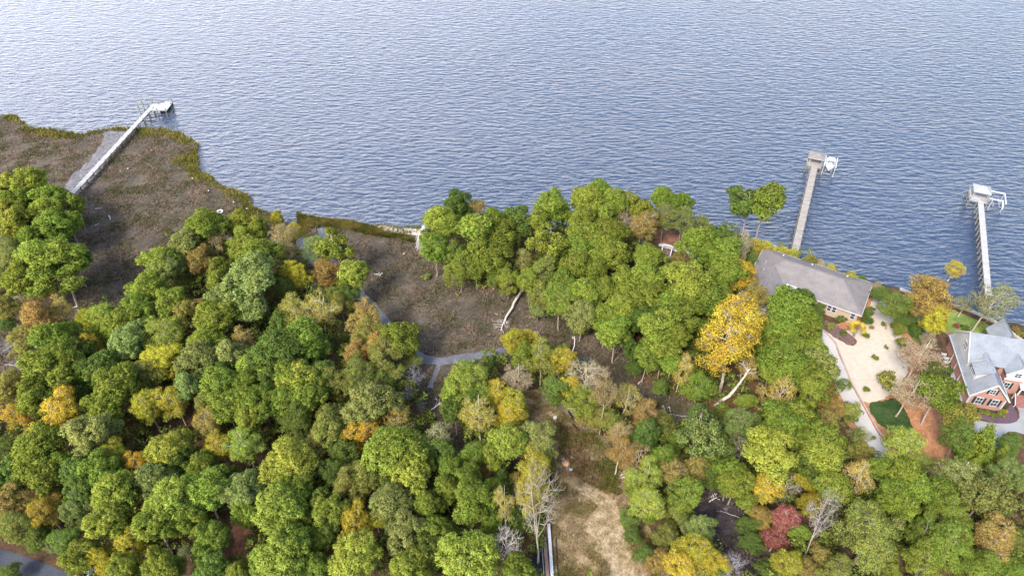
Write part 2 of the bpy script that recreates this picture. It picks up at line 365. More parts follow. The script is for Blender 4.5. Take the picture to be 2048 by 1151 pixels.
# ------------------------------------------------------------------ flat yards, paths and drives
def rag(P, amp, it=3, seed=1):
    r = random.Random(seed)
    for k in range(it):
        Q = []
        for i in range(len(P)):
            a = P[i]; c = P[(i + 1) % len(P)]; L = math.hypot(c[0] - a[0], c[1] - a[1]); o = r.uniform(-1, 1) * min(amp, L * .2)
            Q += [a, ((a[0] + c[0]) / 2 + o * (c[1] - a[1]) / (L + .01), (a[1] + c[1]) / 2 - o * (c[0] - a[0]) / (L + .01))]
        P = Q
    return P
def smoothp(P, it=2):
    for _ in range(it):
        Q = []
        for i in range(len(P)):
            a = P[i]; c = P[(i + 1) % len(P)]
            Q += [(a[0] * .75 + c[0] * .25, a[1] * .75 + c[1] * .25), (a[0] * .25 + c[0] * .75, a[1] * .25 + c[1] * .75)]
        P = Q
    return P
def sheet(name, pts, z, m, label, amp=0, it=2, sm=1, thick=.25, seed=1, kind="structure"):
    P = W(pts, z)
    if sm: P = smoothp(P, sm)
    if amp: P = rag(P, amp, it, seed)
    mb = MB(); mb.prism(P, z - thick, z)
    o = mb.build(name, m); bm = bmesh.new(); bm.from_mesh(o.data); bmesh.ops.triangulate(bm, faces=[f for f in bm.faces if len(f.verts) > 4]); bm.to_mesh(o.data); bm.free()
    return tag(o, label, kind=kind)
CLEAR = multi("dry_meadow_turf", [(.25, (.12, .095, .035)), (.42, (.20, .145, .07)), (.56, (.27, .195, .115)), (.70, (.17, .145, .055))], .35, fine=2.2, dist=.5)
SAND = multi("sand_with_tufts", [(.32, (.15, .11, .05)), (.47, (.25, .185, .105)), (.6, (.33, .255, .165)), (.72, (.37, .295, .205))], .9, fine=3.0, bump=.4)
SANDY = multi("pale_raked_sand", [(.16, (.28, .22, .16)), (.26, (.41, .345, .265)), (.7, (.45, .385, .31))], .9, fine=1.2, lo=.88, hi=1.1, bump=.15)
STRAW = multi("orange_pine_straw", [(.3, (.22, .10, .045)), (.55, (.36, .17, .085)), (.75, (.42, .25, .13))], .5, fine=3.0)
LAWN = multi("green_lawn", [(.3, (.09, .13, .03)), (.55, (.16, .21, .05)), (.72, (.24, .25, .08))], .3, fine=4)
LAWND = multi("dark_ivy_lawn", [(.3, (.02, .038, .010)), (.6, (.045, .075, .022))], .6, fine=4)
MULCH = multi("dark_mulch", [(.3, (.08, .05, .045)), (.6, (.16, .10, .085))], 1.0, fine=4)
GRAVEL = multi("grey_mud_and_leaves", [(.3, (.15, .12, .11)), (.55, (.28, .22, .20)), (.75, (.2, .12, .10))], .5, fine=3)
BEACH = multi("pale_beach_sand", [(.3, (.34, .29, .24)), (.6, (.47, .42, .38))], .8, fine=3, bump=.2)
ASPH = multi("asphalt", [(.3, (.045, .05, .062)), (.7, (.07, .075, .09))], .5, fine=9, bump=.3)
sheet("clearing", [(1050,775),(1100,790),(1160,830),(1215,880),(1238,930),(1262,985),(1290,1040),(1330,1100),(1350,1175),(1085,1175),(1092,1040),(1112,1000),(1098,930),(1080,880),(1040,830)],
      UP + .012, CLEAR, "dry olive brown grass clearing between the trees", 1.0, 3)
sheet("grey_bank", [(1075,782),(1110,792),(1165,835),(1205,870),(1232,920),(1248,975),(1232,980),(1212,930),(1195,890),(1160,855),(1120,825),(1080,800)],
      UP + .020, GRAVEL, "bare grey mauve bank along the swamp side of the clearing", .6, 3)
sheet("sand_patch", [(1146,975),(1170,964),(1207,985),(1228,994),(1246,1035),(1248,1069),(1267,1108),(1287,1139),(1296,1172),(1226,1172),(1218,1126),(1187,1098),(1193,1083),(1167,1059),(1178,1032),(1196,1012),(1180,995)],
      UP + .028, SAND, "pale washed sand patch down the clearing", 1.2, 4, 0)
sheet("straw_yard", [(1600,640),(1700,650),(1748,580),(1800,600),(1828,660),(1860,740),(1900,830),(1930,930),(1880,955),(1800,960),(1700,860),(1640,760)],
      UP + .012, STRAW, "orange pine straw around the sandy yard")
sheet("sand_yard", [(1748,585),(1768,596),(1785,628),(1802,668),(1814,712),(1815,745),(1800,775),(1768,796),(1728,808),(1712,785),(1694,748),(1680,708),(1664,684),(1640,664),(1690,662),(1725,655)],
      UP + .024, SANDY, "pale sandy yard beside the grey roofed house", .25, 2)
sheet("ivy_lawn", [(1732,808),(1762,800),(1792,794),(1808,815),(1824,846),(1826,866),(1762,858)], UP + .032, LAWND, "dark green ground cover patch at the end of the sandy yard", .2, 2)
sheet("garden_bed", [(1630,640),(1660,640),(1700,668),(1715,680),(1712,690),(1697,690),(1672,676),(1640,655)], UP + .04, MULCH, "mulch bed in front of the cream wall", .15, 2)
sheet("driveway", [(1560,640),(1610,640),(1648,662),(1668,684),(1680,715),(1700,765),(1726,812),(1755,866),(1782,905),(1790,940),(1772,946),(1745,905),(1712,850),(1682,790),(1660,745),(1640,712),(1590,700),(1545,680)],
      UP + .048, CONC, "pale concrete driveway curving past the sandy yard")
CURB = mat("pink_brick_curb", (.34, .25, .225), .9, .12, 3)
cb = MB(); cp = smoothp(W([(1640,657),(1651,664),(1671,686),(1683,716),(1702,763),(1728,810),(1757,862),(1784,903)], UP), 0)
cl = [Vector((p[0], p[1], 0)) for p in cp]
fine = []
for i in range(len(cl) - 1):
    for k in range(4): fine.append(cl[i].lerp(cl[i + 1], k / 4))
for i in range(len(fine) - 1): cb.beam((fine[i].x, fine[i].y, UP + .1), (fine[i + 1].x, fine[i + 1].y, UP + .1), .28, .16)
tag(cb.build("brick_curb", CURB), "pinkish brick edging along the curved driveway", kind="structure")
sheet("river_lawn", [(1872,603),(1945,636),(1990,655),(2060,700),(1960,690),(1880,665),(1860,630)], UP + .012, LAWN, "green riverside lawn behind the low white seawall")
sheet("side_lawn", [(1800,620),(1850,628),(1860,650),(1850,680),(1835,690),(1815,665)], UP + .018, LAWN, "small green lawn around the shed")
sheet("brick_patio", [(1893,660),(1902,664),(1936,730),(1930,760),(1905,728)], UP + .03, PAVER, "narrow red brick patio beside the brick house", sm=0)
sheet("concrete_court", [(1903,728),(1931,735),(1940,790),(1925,805),(1900,775)], UP + .024, CONC2, "strip of pale concrete beside the garage wall", sm=0)
sheet("forecourt", [(1935,835),(1985,846),(2030,846),(2042,830),(2028,800),(2120,800),(2130,880),(2048,868),(2030,862),(2014,862),(2010,872),(2022,893),(1990,900),(1940,880)], UP + .018, CONC2, "grey concrete forecourt in front of the brick house")
sheet("flower_bed", [(1935,812),(1965,826),(2005,828),(2022,806),(2030,815),(2036,838),(2026,846),(1995,846),(1940,830)], UP + .06, mat("purple_ground_cover", (.10, .06, .08), .95, .4, 6, bump=.5), "purplish planted bed curving round the brick gable", sm=1)
REDF = multi("red_brown_needles", [(.3, (.07, .04, .025)), (.5, (.17, .08, .05)), (.7, (.25, .12, .075))], .5, fine=3)
for i, P_ in enumerate(([(1400,795),(1440,776),(1510,800),(1535,832),(1460,838),(1400,828)], [(1232,668),(1262,665),(1300,682),(1296,694),(1250,690)], [(455,880),(500,875),(500,960),(515,1060),(507,1190),(452,1190),(470,1060),(452,960)],
        [(940,530),(1010,540),(1070,520),(1160,525),(1240,560),(1200,600),(1120,590),(1060,575),(1000,575)], [(660,700),(700,690),(720,730),(700,770),(670,750)], [(1275,455),(1360,460),(1385,480),(1350,492),(1290,482)])):
    sheet("needle_floor", P_, UP + .008 + .001 * i, REDF, ["red brown needle carpet by the leaning pale trunk", "red brown patch at the edge of the centre marsh", "red brown forest gap running to the bottom edge", "red brown floor under the riverside pines", "brown floor beside the creek woods", "red brown bank above the white garden frame"][i], .5, 3)
sheet("swamp", [(1330,945),(1400,962),(1462,972),(1500,1060),(1560,1175),(1445,1175),(1405,1080),(1378,1010),(1340,975)], .40, multi("dark_swamp_mud", [(.3, (.018, .016, .018)), (.55, (.05, .04, .042)), (.72, (.10, .08, .075))], .8, fine=3, bump=.8), "dark purple brown swamp floor littered with dead branches", .8, 3)
sheet("beach", [(745,450),(800,455),(855,458),(930,461),(1010,464),(1020,473),(940,472),(860,474),(800,466),(760,459)], .40, BEACH, "thin strip of pale beach sand below the pines", .3, 3)
sheet("mud_flat", [(205,262),(238,262),(262,262),(232,300),(210,330),(180,370),(150,392),(120,395),(135,360),(160,335),(190,310),(205,285)], .36, multi("grey_mud", [(.3, (.11, .105, .11)), (.6, (.16, .15, .155))], .5, fine=2), "bare grey mud flat beside the left pier", .6, 3)
sheet("patio_slab", [(1283,482),(1297,484),(1297,498),(1283,495)], UP + .02, CONC2, "small grey patio slab among the pines", sm=0)
sheet("gravel_walk", [(1318,486),(1335,487),(1352,494),(1368,506),(1362,510),(1347,500),(1330,493),(1316,492)], UP + .02, CONC, "curved pale walk by the white garden frame")
sheet("road", [(-30,1086),(40,1108),(100,1128),(165,1160),(165,1200),(40,1200),(55,1160),(20,1135),(-40,1118)], UP + .02, ASPH, "blue grey asphalt road in the bottom left corner")

# ------------------------------------------------------------------ scattered ground cover (nobody could count it)
def blades(n, sel, name, label, colA, colB, h, w, per=4, lean=.35, seed=1, base=0.0, region=None, clump=0.0):
    r = np.random.default_rng(seed)
    if region is None: region = (-148, 122, 45, 205)
    x = r.uniform(region[0], region[1], n); y = r.uniform(region[2], region[3], n)
    k = sel(x, y, r); x = x[k]; y = y[k]
    if clump:
        den = smooth_noise(x, y, clump, seed + 5); k = den > r.normal(-.25, .4, len(x)); x = x[k]; y = y[k]
    z = hgt(x, y); n = len(x)
    x = np.repeat(x, per) + r.normal(0, .12, n * per); y = np.repeat(y, per) + r.normal(0, .12, n * per); z = np.repeat(z, per) + base
    n = len(x); a = r.uniform(0, 2 * np.pi, n); hh = h * r.uniform(.6, 1.3, n); ww = w * r.uniform(.7, 1.4, n)
    lx = r.normal(0, lean, n) * hh; ly = r.normal(0, lean, n) * hh
    B = np.stack([x, y, z], 1); S = np.stack([np.cos(a) * ww, np.sin(a) * ww, 0 * a], 1)
    T = B + np.stack([lx, ly, hh], 1)
    V = np.stack([B - S, B + S, T], 1).reshape(-1, 3); F = np.arange(len(V)).reshape(-1, 3)
    m = leaf_mat(name + "_blades", .2, .4, 1.65, fixed=colA)
    nt = m.node_tree; t = nt.nodes.new("ShaderNodeTexCoord"); nn = nt.nodes.new("ShaderNodeTexNoise"); nn.inputs["Scale"].default_value = .22; nn.inputs["Detail"].default_value = 8
    nt.links.new(t.outputs["Object"], nn.inputs["Vector"])
    mx = nt.nodes.new("ShaderNodeValToRGB"); mx.color_ramp.elements[0].position = .42; mx.color_ramp.elements[1].position = .58
    mx.color_ramp.elements[0].color = (*colA, 1); mx.color_ramp.elements[1].color = (*colB, 1)
    nt.links.new(nn.outputs["Fac"], mx.inputs[0])
    for nd in nt.nodes:
        if nd.bl_idname == "ShaderNodeHueSaturation": nt.links.new(mx.outputs[0], nd.inputs["Color"])
    return tag(link(name, npmesh(name, V, F, m)), label, kind="stuff")
def at_marsh(x, y, r): return (hgt(x, y, DM) < .6) & (hgt(x, y) > .16)
mud = [W([(200,262),(264,262),(232,300),(205,335),(170,375),(140,398),(118,395),(135,360),(170,325),(200,285)], .4)]
def marsh_sel(x, y, r):
    k = at_marsh(x, y, r) & (hgt(x, y, SD) > 1.2)
    return k & ~(inside(x, y, mud[0]) & (r.random(len(x)) < .93))
blades(300000, marsh_sel, "marsh_grass", "matted brown grey marsh grass", (.095, .09, .035), (.20, .15, .10), .42, .06, 4, .8, 11, clump=.55)
def fringe(x, y, r):
    s = hgt(x, y, SD); w = 3.0 + 2.0 * smooth_noise(x, y, .35, 77) + r.normal(0, .7, len(x))
    return (s > r.uniform(-.5, .9, len(x))) & (s < w) & (hgt(x, y, DM) < 4) & (x < -5) & (hgt(x, y) > -.2)
blades(230000, fringe, "shore_reeds", "olive green reeds fringing the marsh shore", (.13, .135, .02), (.20, .18, .03), .75, .07, 5, .35, 12)
spit = W([(590,420),(606,424),(612,432),(640,436),(690,441),(735,450),(770,465),(815,475),(860,484),(850,492),(800,478),(740,470),(700,460),(640,455),(594,458)], .3)
blades(70000, lambda x, y, r: inside(x, y, spit) & (hgt(x, y) > .05), "spit_reeds", "tall dark olive reeds on the spit beside the creek mouth", (.085, .085, .02), (.17, .145, .04), .6, .07, 5, .3, 13, region=(-60, -10, 120, 145))
clr = W([(1050,780),(1100,790),(1160,830),(1215,880),(1238,930),(1262,985),(1290,1040),(1330,1100),(1350,1175),(1085,1175),(1092,1040),(1112,1000),(1098,930),(1080,880),(1040,830)], UP)
sandp = W([(1146,975),(1170,964),(1207,985),(1228,994),(1246,1035),(1248,1069),(1267,1108),(1287,1139),(1296,1172),(1226,1172),(1218,1126),(1187,1098),(1193,1083),(1167,1059),(1178,1032),(1196,1012),(1180,995)], UP)
weeds = W([(1120,850),(1190,870),(1235,930),(1240,990),(1215,985),(1150,950),(1120,900)], UP)
blades(90000, lambda x, y, r: inside(x, y, clr) & ~(inside(x, y, sandp) & (r.random(len(x)) < .85)), "meadow_grass", "short dry olive brown grass in the clearing", (.18, .155, .05), (.29, .22, .12), .2, .05, 4, .6, 14, region=(0, 25, 42, 88), clump=1.4)
blades(26000, lambda x, y, r: inside(x, y, weeds), "weeds", "knee high green and brown weeds in the middle of the clearing", (.12, .125, .03), (.21, .15, .07), .5, .09, 6, .5, 15, region=(0, 25, 55, 82), clump=.8)
spiky = W([(1540,492),(1590,512),(1600,520),(1560,512),(1500,500),(1480,480)], UP)
YARDS = [W(p, UP) for p in ([(1480,490),(1760,565),(2100,650),(2100,960),(1940,960),(1880,955),(1800,960),(1735,905),(1640,740),(1490,650)],
        [(1310,455),(1380,470),(1380,540),(1310,540),(1275,490)], [(-30,1070),(170,1140),(190,1200),(-60,1200)], [(445,900),(500,900),(500,1130),(455,1130)])] + [clr]
def woodland(x, y, r):
    k = (hgt(x, y, DM) > .2) & (hgt(x, y, SD) > 1.2)
    for p in YARDS: k &= ~inside(x, y, p)
    return k
# undergrowth: low sprays of leaves under the trees
def undergrowth():
    r = np.random.default_rng(31); n = 34000
    x = r.uniform(-120, 105, n); y = r.uniform(38, 150, n); k = woodland(x, y, r); x = x[k]; y = y[k]
    k = smooth_noise(x, y, .35, 8) > r.normal(-.3, .6, len(x)); x = x[k]; y = y[k]; n = len(x); per = 34
    c = np.stack([x, y, hgt(x, y) + r.uniform(.2, 1.0, n) + 4.5 * r.random(n) ** 2.2], 1); rad = r.uniform(.45, 1.1, n)
    c = np.repeat(c, per, 0); rad = np.repeat(rad, per)
    d = r.normal(size=(len(c), 3)); d /= np.linalg.norm(d, axis=1)[:, None]; d[:, 2] = np.abs(d[:, 2]) * .8
    p = c + d * rad[:, None] * r.random((len(c), 1)) ** .4
    nrm = d * .6 + r.normal(size=d.shape) * .5 + np.array([0, 0, .5]); V, F = leaf_quads(p, nrm, .20, r)
    m = leaf_mat("undergrowth_leaves", .3, .5, 1.5, fixed=(.13, .165, .035))
    tag(link("undergrowth", npmesh("undergrowth", V, F, m)), "low dark green undergrowth on the woodland floor", kind="stuff")
def leaf_quads(p, nrm, s, r):
    nrm = nrm / (np.linalg.norm(nrm, axis=1)[:, None] + 1e-9)
    t = np.cross(nrm, r.normal(size=nrm.shape)); t /= np.linalg.norm(t, axis=1)[:, None] + 1e-9
    b = np.cross(nrm, t); ss = (s * r.uniform(.7, 1.3, len(p)))[:, None]
    V = np.stack([p - t * ss, p - b * ss * .62, p + t * ss, p + b * ss * .62], 1).reshape(-1, 3)
    return V, np.arange(len(V)).reshape(-1, 4)
undergrowth()

# ------------------------------------------------------------------ trees
def lobes(r, n=7):
    D = r.normal(size=(n, 3)); D /= np.linalg.norm(D, axis=1)[:, None]; A = r.uniform(-.42, .42, n); K = r.uniform(2, 5, n)
    def f(d): return 1 + sum(a * np.sin(k * (d @ v) + a * 9) for v, a, k in zip(D, A, K)) / 1.6
    return f
def clump_centres(r, n, R, zc, az, rc, flat=-.75, inner=.25, shape=None):
    f = lobes(r); out = []; tries = 0
    while len(out) < n and tries < n * 60:
        tries += 1
        d = r.normal(size=3); d /= np.linalg.norm(d)
        if d[2] < flat: continue
        s = (1 - inner * r.random() ** 1.6) * f(d)
        if r.random() < .18: s *= r.uniform(.3, .8)
        p = np.array([d[0] * R * s, d[1] * R * s, zc + d[2] * az * s])
        if shape == 'cone':
            t = np.clip((p[2] - (zc - az)) / (2 * az), 0, 1); p[:2] *= (1.25 - t)
        if all(np.linalg.norm((p - q) / np.array([1, 1, .8])) > rc * .82 for q in out): out.append(p)
    return np.array(out)
def lobed(r, nl, per, R, zc, az, rl, rc, flat=-.6, spread=.95, shape=None, skip=.0):
    """boughs, and the sprays each bough carries"""
    rl_ = rl * r.uniform(.75, 1.25, nl); L = []; tries = 0
    f = lobes(r)
    while len(L) < nl and tries < 4000:
        tries += 1; d = r.normal(size=3); d /= np.linalg.norm(d)
        if d[2] < flat: continue
        q = (1 - .45 * r.random() ** 2) * f(d); k = len(L)
        p = np.array([d[0] * (R - rl) * q, d[1] * (R - rl) * q, zc + d[2] * (az - rl * .6) * q])
        if shape == 'cone':
            t = np.clip((p[2] - (zc - az)) / (2 * az), 0, 1); p[:2] *= (1.25 - t)
        else: p[:2] *= 1.08 - .42 * max(0, (p[2] - zc) / az) ** 1.3 - .2 * max(0, (zc - p[2]) / az)
        if all(np.linalg.norm(p - c) > spread * rl * (1 if tries < 2500 else .7) for c in L): L.append(p)
    out = []; own = []
    for k, c in enumerate(L):
        o = (c - np.array([0, 0, zc])); o /= np.linalg.norm(o) + 1e-6; n = 0; tr = 0
        while n < per and tr < per * 12:
            tr += 1; d = r.normal(size=3) + o * .5 + np.array([0, 0, .55]); d /= np.linalg.norm(d)
            p = c + d * np.array([1, 1, .72]) * rl_[k] * (1 - .35 * r.random() ** 2)
            if all(np.linalg.norm(p - q) > rc * 1.25 for q in out[-140:]): out.append(p); own.append(k); n += 1
    out = np.array(out); own = np.array(own)
    if skip: m = r.random(len(out)) > skip; out, own = out[m], own[m]
    return np.array(L), out, own
def spurs(acc, r, L, cc, own, w):
    for p, k in zip(cc, own): acc[1].tube([L[k], (L[k] + p) / 2 + r.normal(0, .06, 3), p], [w * 1.3, w, w * .6], 3)
def woodwork(acc, r, H, rt, centres, nlimb, z0f, z1f, lean, bw, top=.93):
    """tapered trunk, limbs to the middle of the crown, branches on to every spray"""
    k = 9; zs = np.linspace(0, H * top, k); wob = np.cumsum(r.normal(0, .10, (k, 2)), 0); wob[0] = 0
    P = np.stack([wob[:, 0] + lean[0] * zs / H, wob[:, 1] + lean[1] * zs / H, zs], 1); P[0, 2] = -.8
    rad = rt * (1 - .82 * zs / H); rad[0] = rt * 1.25
    acc[0].tube(P, rad, 7)
    def on(z): return np.array([np.interp(z, zs, P[:, 0]), np.interp(z, zs, P[:, 1]), z])
    nodes = [(on(z), rt * (1 - .82 * z / H) * .8) for z in np.linspace(H * z0f, H * top, 5)]
    for i in range(nlimb):
        c = centres[r.integers(len(centres))]; zb = H * (z0f + (z1f - z0f) * (i + .5) / nlimb)
        a = on(zb); e = a + (c - a) * .62; e[2] += .1 * np.linalg.norm(c[:2]); mid = (a + e) / 2 + np.array([0, 0, .35]) + r.normal(0, .12, 3)
        r0 = rt * (1 - .8 * zb / H) * .55
        acc[1].tube([a, mid, e], [r0, r0 * .8, r0 * .5], 5); nodes.append((e, r0 * .5)); nodes.append((mid, r0 * .6))
    for c in centres:
        j = min(range(len(nodes)), key=lambda q: np.linalg.norm(nodes[q][0] - c) + (3 if nodes[q][0][2] > c[2] + .3 else 0))
        a, ra = nodes[j]; m = (a + c) / 2 + r.normal(0, .15, 3) + np.array([0, 0, -.05])
        acc[1].tube([a, m, c], [max(min(ra, bw * 2), bw), bw, bw * .5], 4)
def twigs(acc, r, centres, n, L, w, out=None):
    for c in centres:
        d0 = c - (out if out is not None else np.array([0, 0, c[2] - 2]))
        d0 = d0 / (np.linalg.norm(d0) + 1e-6)
        for _ in range(n):
            d = d0 * .8 + r.normal(0, .55, 3) + np.array([0, 0, .35]); d /= np.linalg.norm(d); l = L * r.uniform(.5, 1.2)
            m = c + d * l * .5 + r.normal(0, .06, 3); acc[1].tube([c, m, c + d * l + np.array([0, 0, .1])], [w, w * .8, w * .4], 3)
def tuft_normals(d, c, zc, k):
    o = c - np.array([0, 0, zc]); o /= np.linalg.norm(o, axis=1)[:, None] + 1e-6
    n = d * .9 + o * .45 + np.array([0, 0, .3]) + np.random.default_rng(len(d)).normal(0, .3, d.shape); n /= np.linalg.norm(n, axis=1)[:, None] + 1e-6
    return np.repeat(n, k, 0)
def crown_pine(r, centres, rc, per, L=.55, w=.085):
    K = len(centres); c = np.repeat(centres, per, 0); R_ = np.repeat(rc * r.uniform(.6, 1.3, K), per)
    d = r.normal(size=(K * per, 3)); d[:, 2] += .35; d /= np.linalg.norm(d, axis=1)[:, None]; d[:, 2] *= .85
    a = c + d * (R_ * r.uniform(.30, .85, K * per))[:, None]; dd = d + r.normal(0, .28, d.shape) + np.array([0, 0, .18]); dd /= np.linalg.norm(dd, axis=1)[:, None]
    s = np.cross(dd, r.normal(size=dd.shape)); s /= np.linalg.norm(s, axis=1)[:, None]; s *= w * r.uniform(.7, 1.3, (len(s), 1)); s *= np.where((np.cross(s, dd) * (d + np.array([0, 0, .6]))).sum(1) < 0, 1, -1)[:, None]; t = a + dd * L * r.uniform(.6, 1.15, (len(s), 1))
    V = np.stack([a - s * .6, t - s, t + s, a + s * .6], 1).reshape(-1, 3)
    return V, np.arange(len(V)).reshape(-1, 4), tuft_normals(d, c, centres[:, 2].mean() - 1, 4)
def crown_leaf(r, centres, rc, per, s, flat=.75, up=.5):
    K = len(centres); c = np.repeat(centres, per, 0); R_ = np.repeat(rc * r.uniform(.7, 1.25, K), per)
    d = r.normal(size=(K * per, 3)); d /= np.linalg.norm(d, axis=1)[:, None]; d[:, 2] *= flat
    p = c + d * (R_ * r.random(K * per) ** .45)[:, None]
    V, F = leaf_quads(p, d * .7 + r.normal(size=d.shape) * .45 + np.array([0, 0, up]), s, r)
    return V, F, tuft_normals(d + r.normal(0, .25, d.shape), c, centres[:, 2].mean() - 1, 4)
VAR = {}
def variant(key, fn):
    if key not in VAR: VAR[key] = fn()
    return VAR[key]
def make_variant(kind, i):
    r = np.random.default_rng(sum(map(ord, kind)) * 101 + i * 17)
    T = Acc(); B = Acc(); acc = (T, B); crown = None
    if kind == 'pine':       # radius 4, height 17
        R, Hh = 4.0, 17.0; L, cc, own = lobed(r, 27, 14, R * 1.02, 12.1, 4.2 + r.uniform(-.5, .5), 1.2, .47, flat=-.8, skip=.14)
        woodwork(acc, r, Hh, .22, L, 8, .5, .92, r.normal(0, .35, 2), .05); spurs(acc, r, L, cc, own, .02); crown = crown_pine(r, cc, .60, 92, .36, .058)
    elif kind == 'pineopen':
        R, Hh = 4.0, 17.0; L, cc, own = lobed(r, 17, 14, R, 12.1, 4.1, 1.2, .50, spread=1.25, flat=-.8)
        woodwork(acc, r, Hh, .22, L, 8, .5, .92, r.normal(0, .4, 2), .06); spurs(acc, r, L, cc, own, .025); crown = crown_pine(r, cc, .54, 60, .36, .08)
    elif kind == 'leafy':
        R, Hh = 4.0, 14.0; L, cc, own = lobed(r, 32, 13, R * 1.0, 9.0, 4.1 + r.uniform(-.4, .5), 1.1, .44, flat=-.85, skip=.1)
        woodwork(acc, r, Hh, .22, L, 8, .3, .85, r.normal(0, .4, 2), .045, .85); spurs(acc, r, L, cc, own, .018); crown = crown_leaf(r, cc, .62, 76, .092)
    elif kind == 'round':    # big oak crown
        R, Hh = 4.0, 13.0; L, cc, own = lobed(r, 60, 12, R, 8.0, 3.9, .8, .34, spread=.9, flat=-.7)
        woodwork(acc, r, Hh, .3, L, 12, .3, .8, (0, 0), .04, .8); spurs(acc, r, L, cc, own, .015); crown = crown_leaf(r, cc, .46, 54, .078)
    elif kind == 'sparse':   # half bare, pale limbs show
        R, Hh = 4.0, 14.0; L, cc, own = lobed(r, 28, 12, R, 9.2, 4.1, 1.1, .42, skip=.15, flat=-.8)
        woodwork(acc, r, Hh, .20, L, 12, .3, .92, r.normal(0, .4, 2), .05, .95); spurs(acc, r, L, cc, own, .025); twigs(acc, r, cc, 2, .6, .013)
        crown = crown_leaf(r, cc, .6, 26, .088)
    elif kind == 'airy':     # leaves still on, limbs glimpsed
        R, Hh = 4.0, 15.0; L, cc, own = lobed(r, 30, 13, R, 9.9, 4.3, 1.1, .42, spread=1.0, flat=-.85)
        woodwork(acc, r, Hh, .22, L, 10, .3, .9, r.normal(0, .4, 2), .05, .93); spurs(acc, r, L, cc, own, .022)
        crown = crown_leaf(r, cc, .6, 48, .095)
    elif kind == 'bare':
        R, Hh = 4.0, 13.0; L, cc, own = lobed(r, 28, 8, R, 8.6, 4.0, 1.2, .45, flat=-.8)
        woodwork(acc, r, Hh, .20, L, 12, .3, .92, r.normal(0, .5, 2), .05, .95); spurs(acc, r, L, cc, own, .026); twigs(acc, r, cc, 3, .8, .014)
    elif kind == 'bush':     # radius 1, height 1.7
        cc = clump_centres(r, 26, .78, .85, .75, .28, flat=-.5); woodwork(acc, r, 1.4, .05, cc, 5, .1, .6, (0, 0), .02, .6)
        crown = crown_leaf(r, cc, .34, 90, .075)
    elif kind == 'cedar':    # radius 2, height 9
        cc = clump_centres(r, 110, 1.55, 4.9, 4.1, .6, flat=-1, shape='cone'); woodwork(acc, r, 9, .16, cc, 8, .1, .9, (0, 0), .03, .95)
        crown = crown_leaf(r, cc, .6, 95, .12, 1.0)
    elif kind == 'palm':     # fan palm radius 1.6, height 3
        P = [(0, 0, -.3), (.05, 0, 1.0), (.02, .03, 1.9)]; T.tube(P, [.2, .17, .15], 8); V = []; F = []
        for q in range(34):
            a = r.uniform(0, 6.28); e = r.uniform(-.3, 1.1); d = np.array([math.cos(a) * math.cos(e), math.sin(a) * math.cos(e), math.sin(e)])
            o = np.array([0, 0, 1.9]); m = o + d * .8; B.tube([o, o + d * .4, m], [.025, .02, .015], 3)
            s = np.cross(d, [0, 0, 1]); s /= np.linalg.norm(s) + 1e-6; u = np.cross(s, d)
            for f in np.linspace(-1.2, 1.2, 11):
                dd = d * math.cos(f) + s * math.sin(f); tip = m + dd * .85 + np.array([0, 0, -.18]); w = np.cross(dd, u) * .035
                n = len(V); V += [m - w * .4, m + dd * .45 - w, tip, m + dd * .45 + w]; F.append((n, n + 1, n + 2, n + 3))
        crown = (np.array(V), np.array(F))
    tm = T.mesh(kind + "_trunk", BARK); bmh = B.mesh(kind + "_limbs", BARK) if B.n else None
    cm = npmesh(kind + "_crown", crown[0], crown[1], NEEDLE if kind.startswith('pine') else LEAF, True) if crown is not None else None
    if cm is not None and len(crown) > 2: cm.normals_split_custom_set_from_vertices([tuple(v) for v in crown[2].astype(float)])
    R0, H0, cf = DIM[kind]
    src = crown[0] if crown is not None else np.concatenate(B.V)
    if kind not in ('bush', 'palm'): R0 = float(np.percentile(np.hypot(src[:, 0], src[:, 1]), 93)); cf = float((np.percentile(src[:, 2], 4) + np.percentile(src[:, 2], 97)) / 2 / H0)
    return tm, bmh, cm, R0, cf
DIM = dict(pine=(4, 17, .70), pineopen=(4, 17, .70), leafy=(4, 14, .63), round=(4, 13, .62), sparse=(4, 14, .64), airy=(4, 15, .64), bare=(4, 13, .64),
           bush=(1, 1.7, .5), cedar=(2, 9, .45), palm=(1.6, 3, .62))
NV = dict(pine=10, pineopen=4, leafy=8, round=3, sparse=6, airy=5, bare=4, bush=3, cedar=2, palm=2)
COL = dict(g=(.215, .285, .045), d=(.135, .205, .042), l=(.285, .345, .055), p=(.235, .285, .080), y=(.46, .42, .045), Y=(.53, .41, .045), o=(.36, .275, .075),
           r=(.32, .125, .09), v=(.255, .265, .06), t=(.40, .33, .18))
CNAME = dict(g="bright green", d="dark green", l="light green", p="pale grey green", y="yellow green", Y="golden yellow", o="orange brown", r="red", v="olive", t="tan")
KINDS = {'P': ('pine', 'pine_tree', 'pine'), 'Q': ('pineopen', 'pine_tree', 'open crowned pine'), 'B': ('leafy', 'broadleaf_tree', 'leafy tree'), 'R': ('round', 'oak_tree', 'round crowned oak'),
         'S': ('sparse', 'broadleaf_tree', 'half bare tree'), 'A': ('airy', 'broadleaf_tree', 'airy tree'), 'D': ('bare', 'bare_tree', 'leafless tree'), 'U': ('bush', 'shrub', 'rounded shrub'),
         'C': ('cedar', 'cedar_tree', 'pointed cedar'), 'F': ('palm', 'fan_palm', 'fan palm')}
GRP = {'pine_tree': "pine trees of the woods", 'broadleaf_tree': "broadleaf trees of the woods", 'oak_tree': "round oaks of the woods", 'bare_tree': "leafless trees", 'shrub': "shrubs",
       'cedar_tree': "cedars of the hedge", 'fan_palm': "fan palms"}
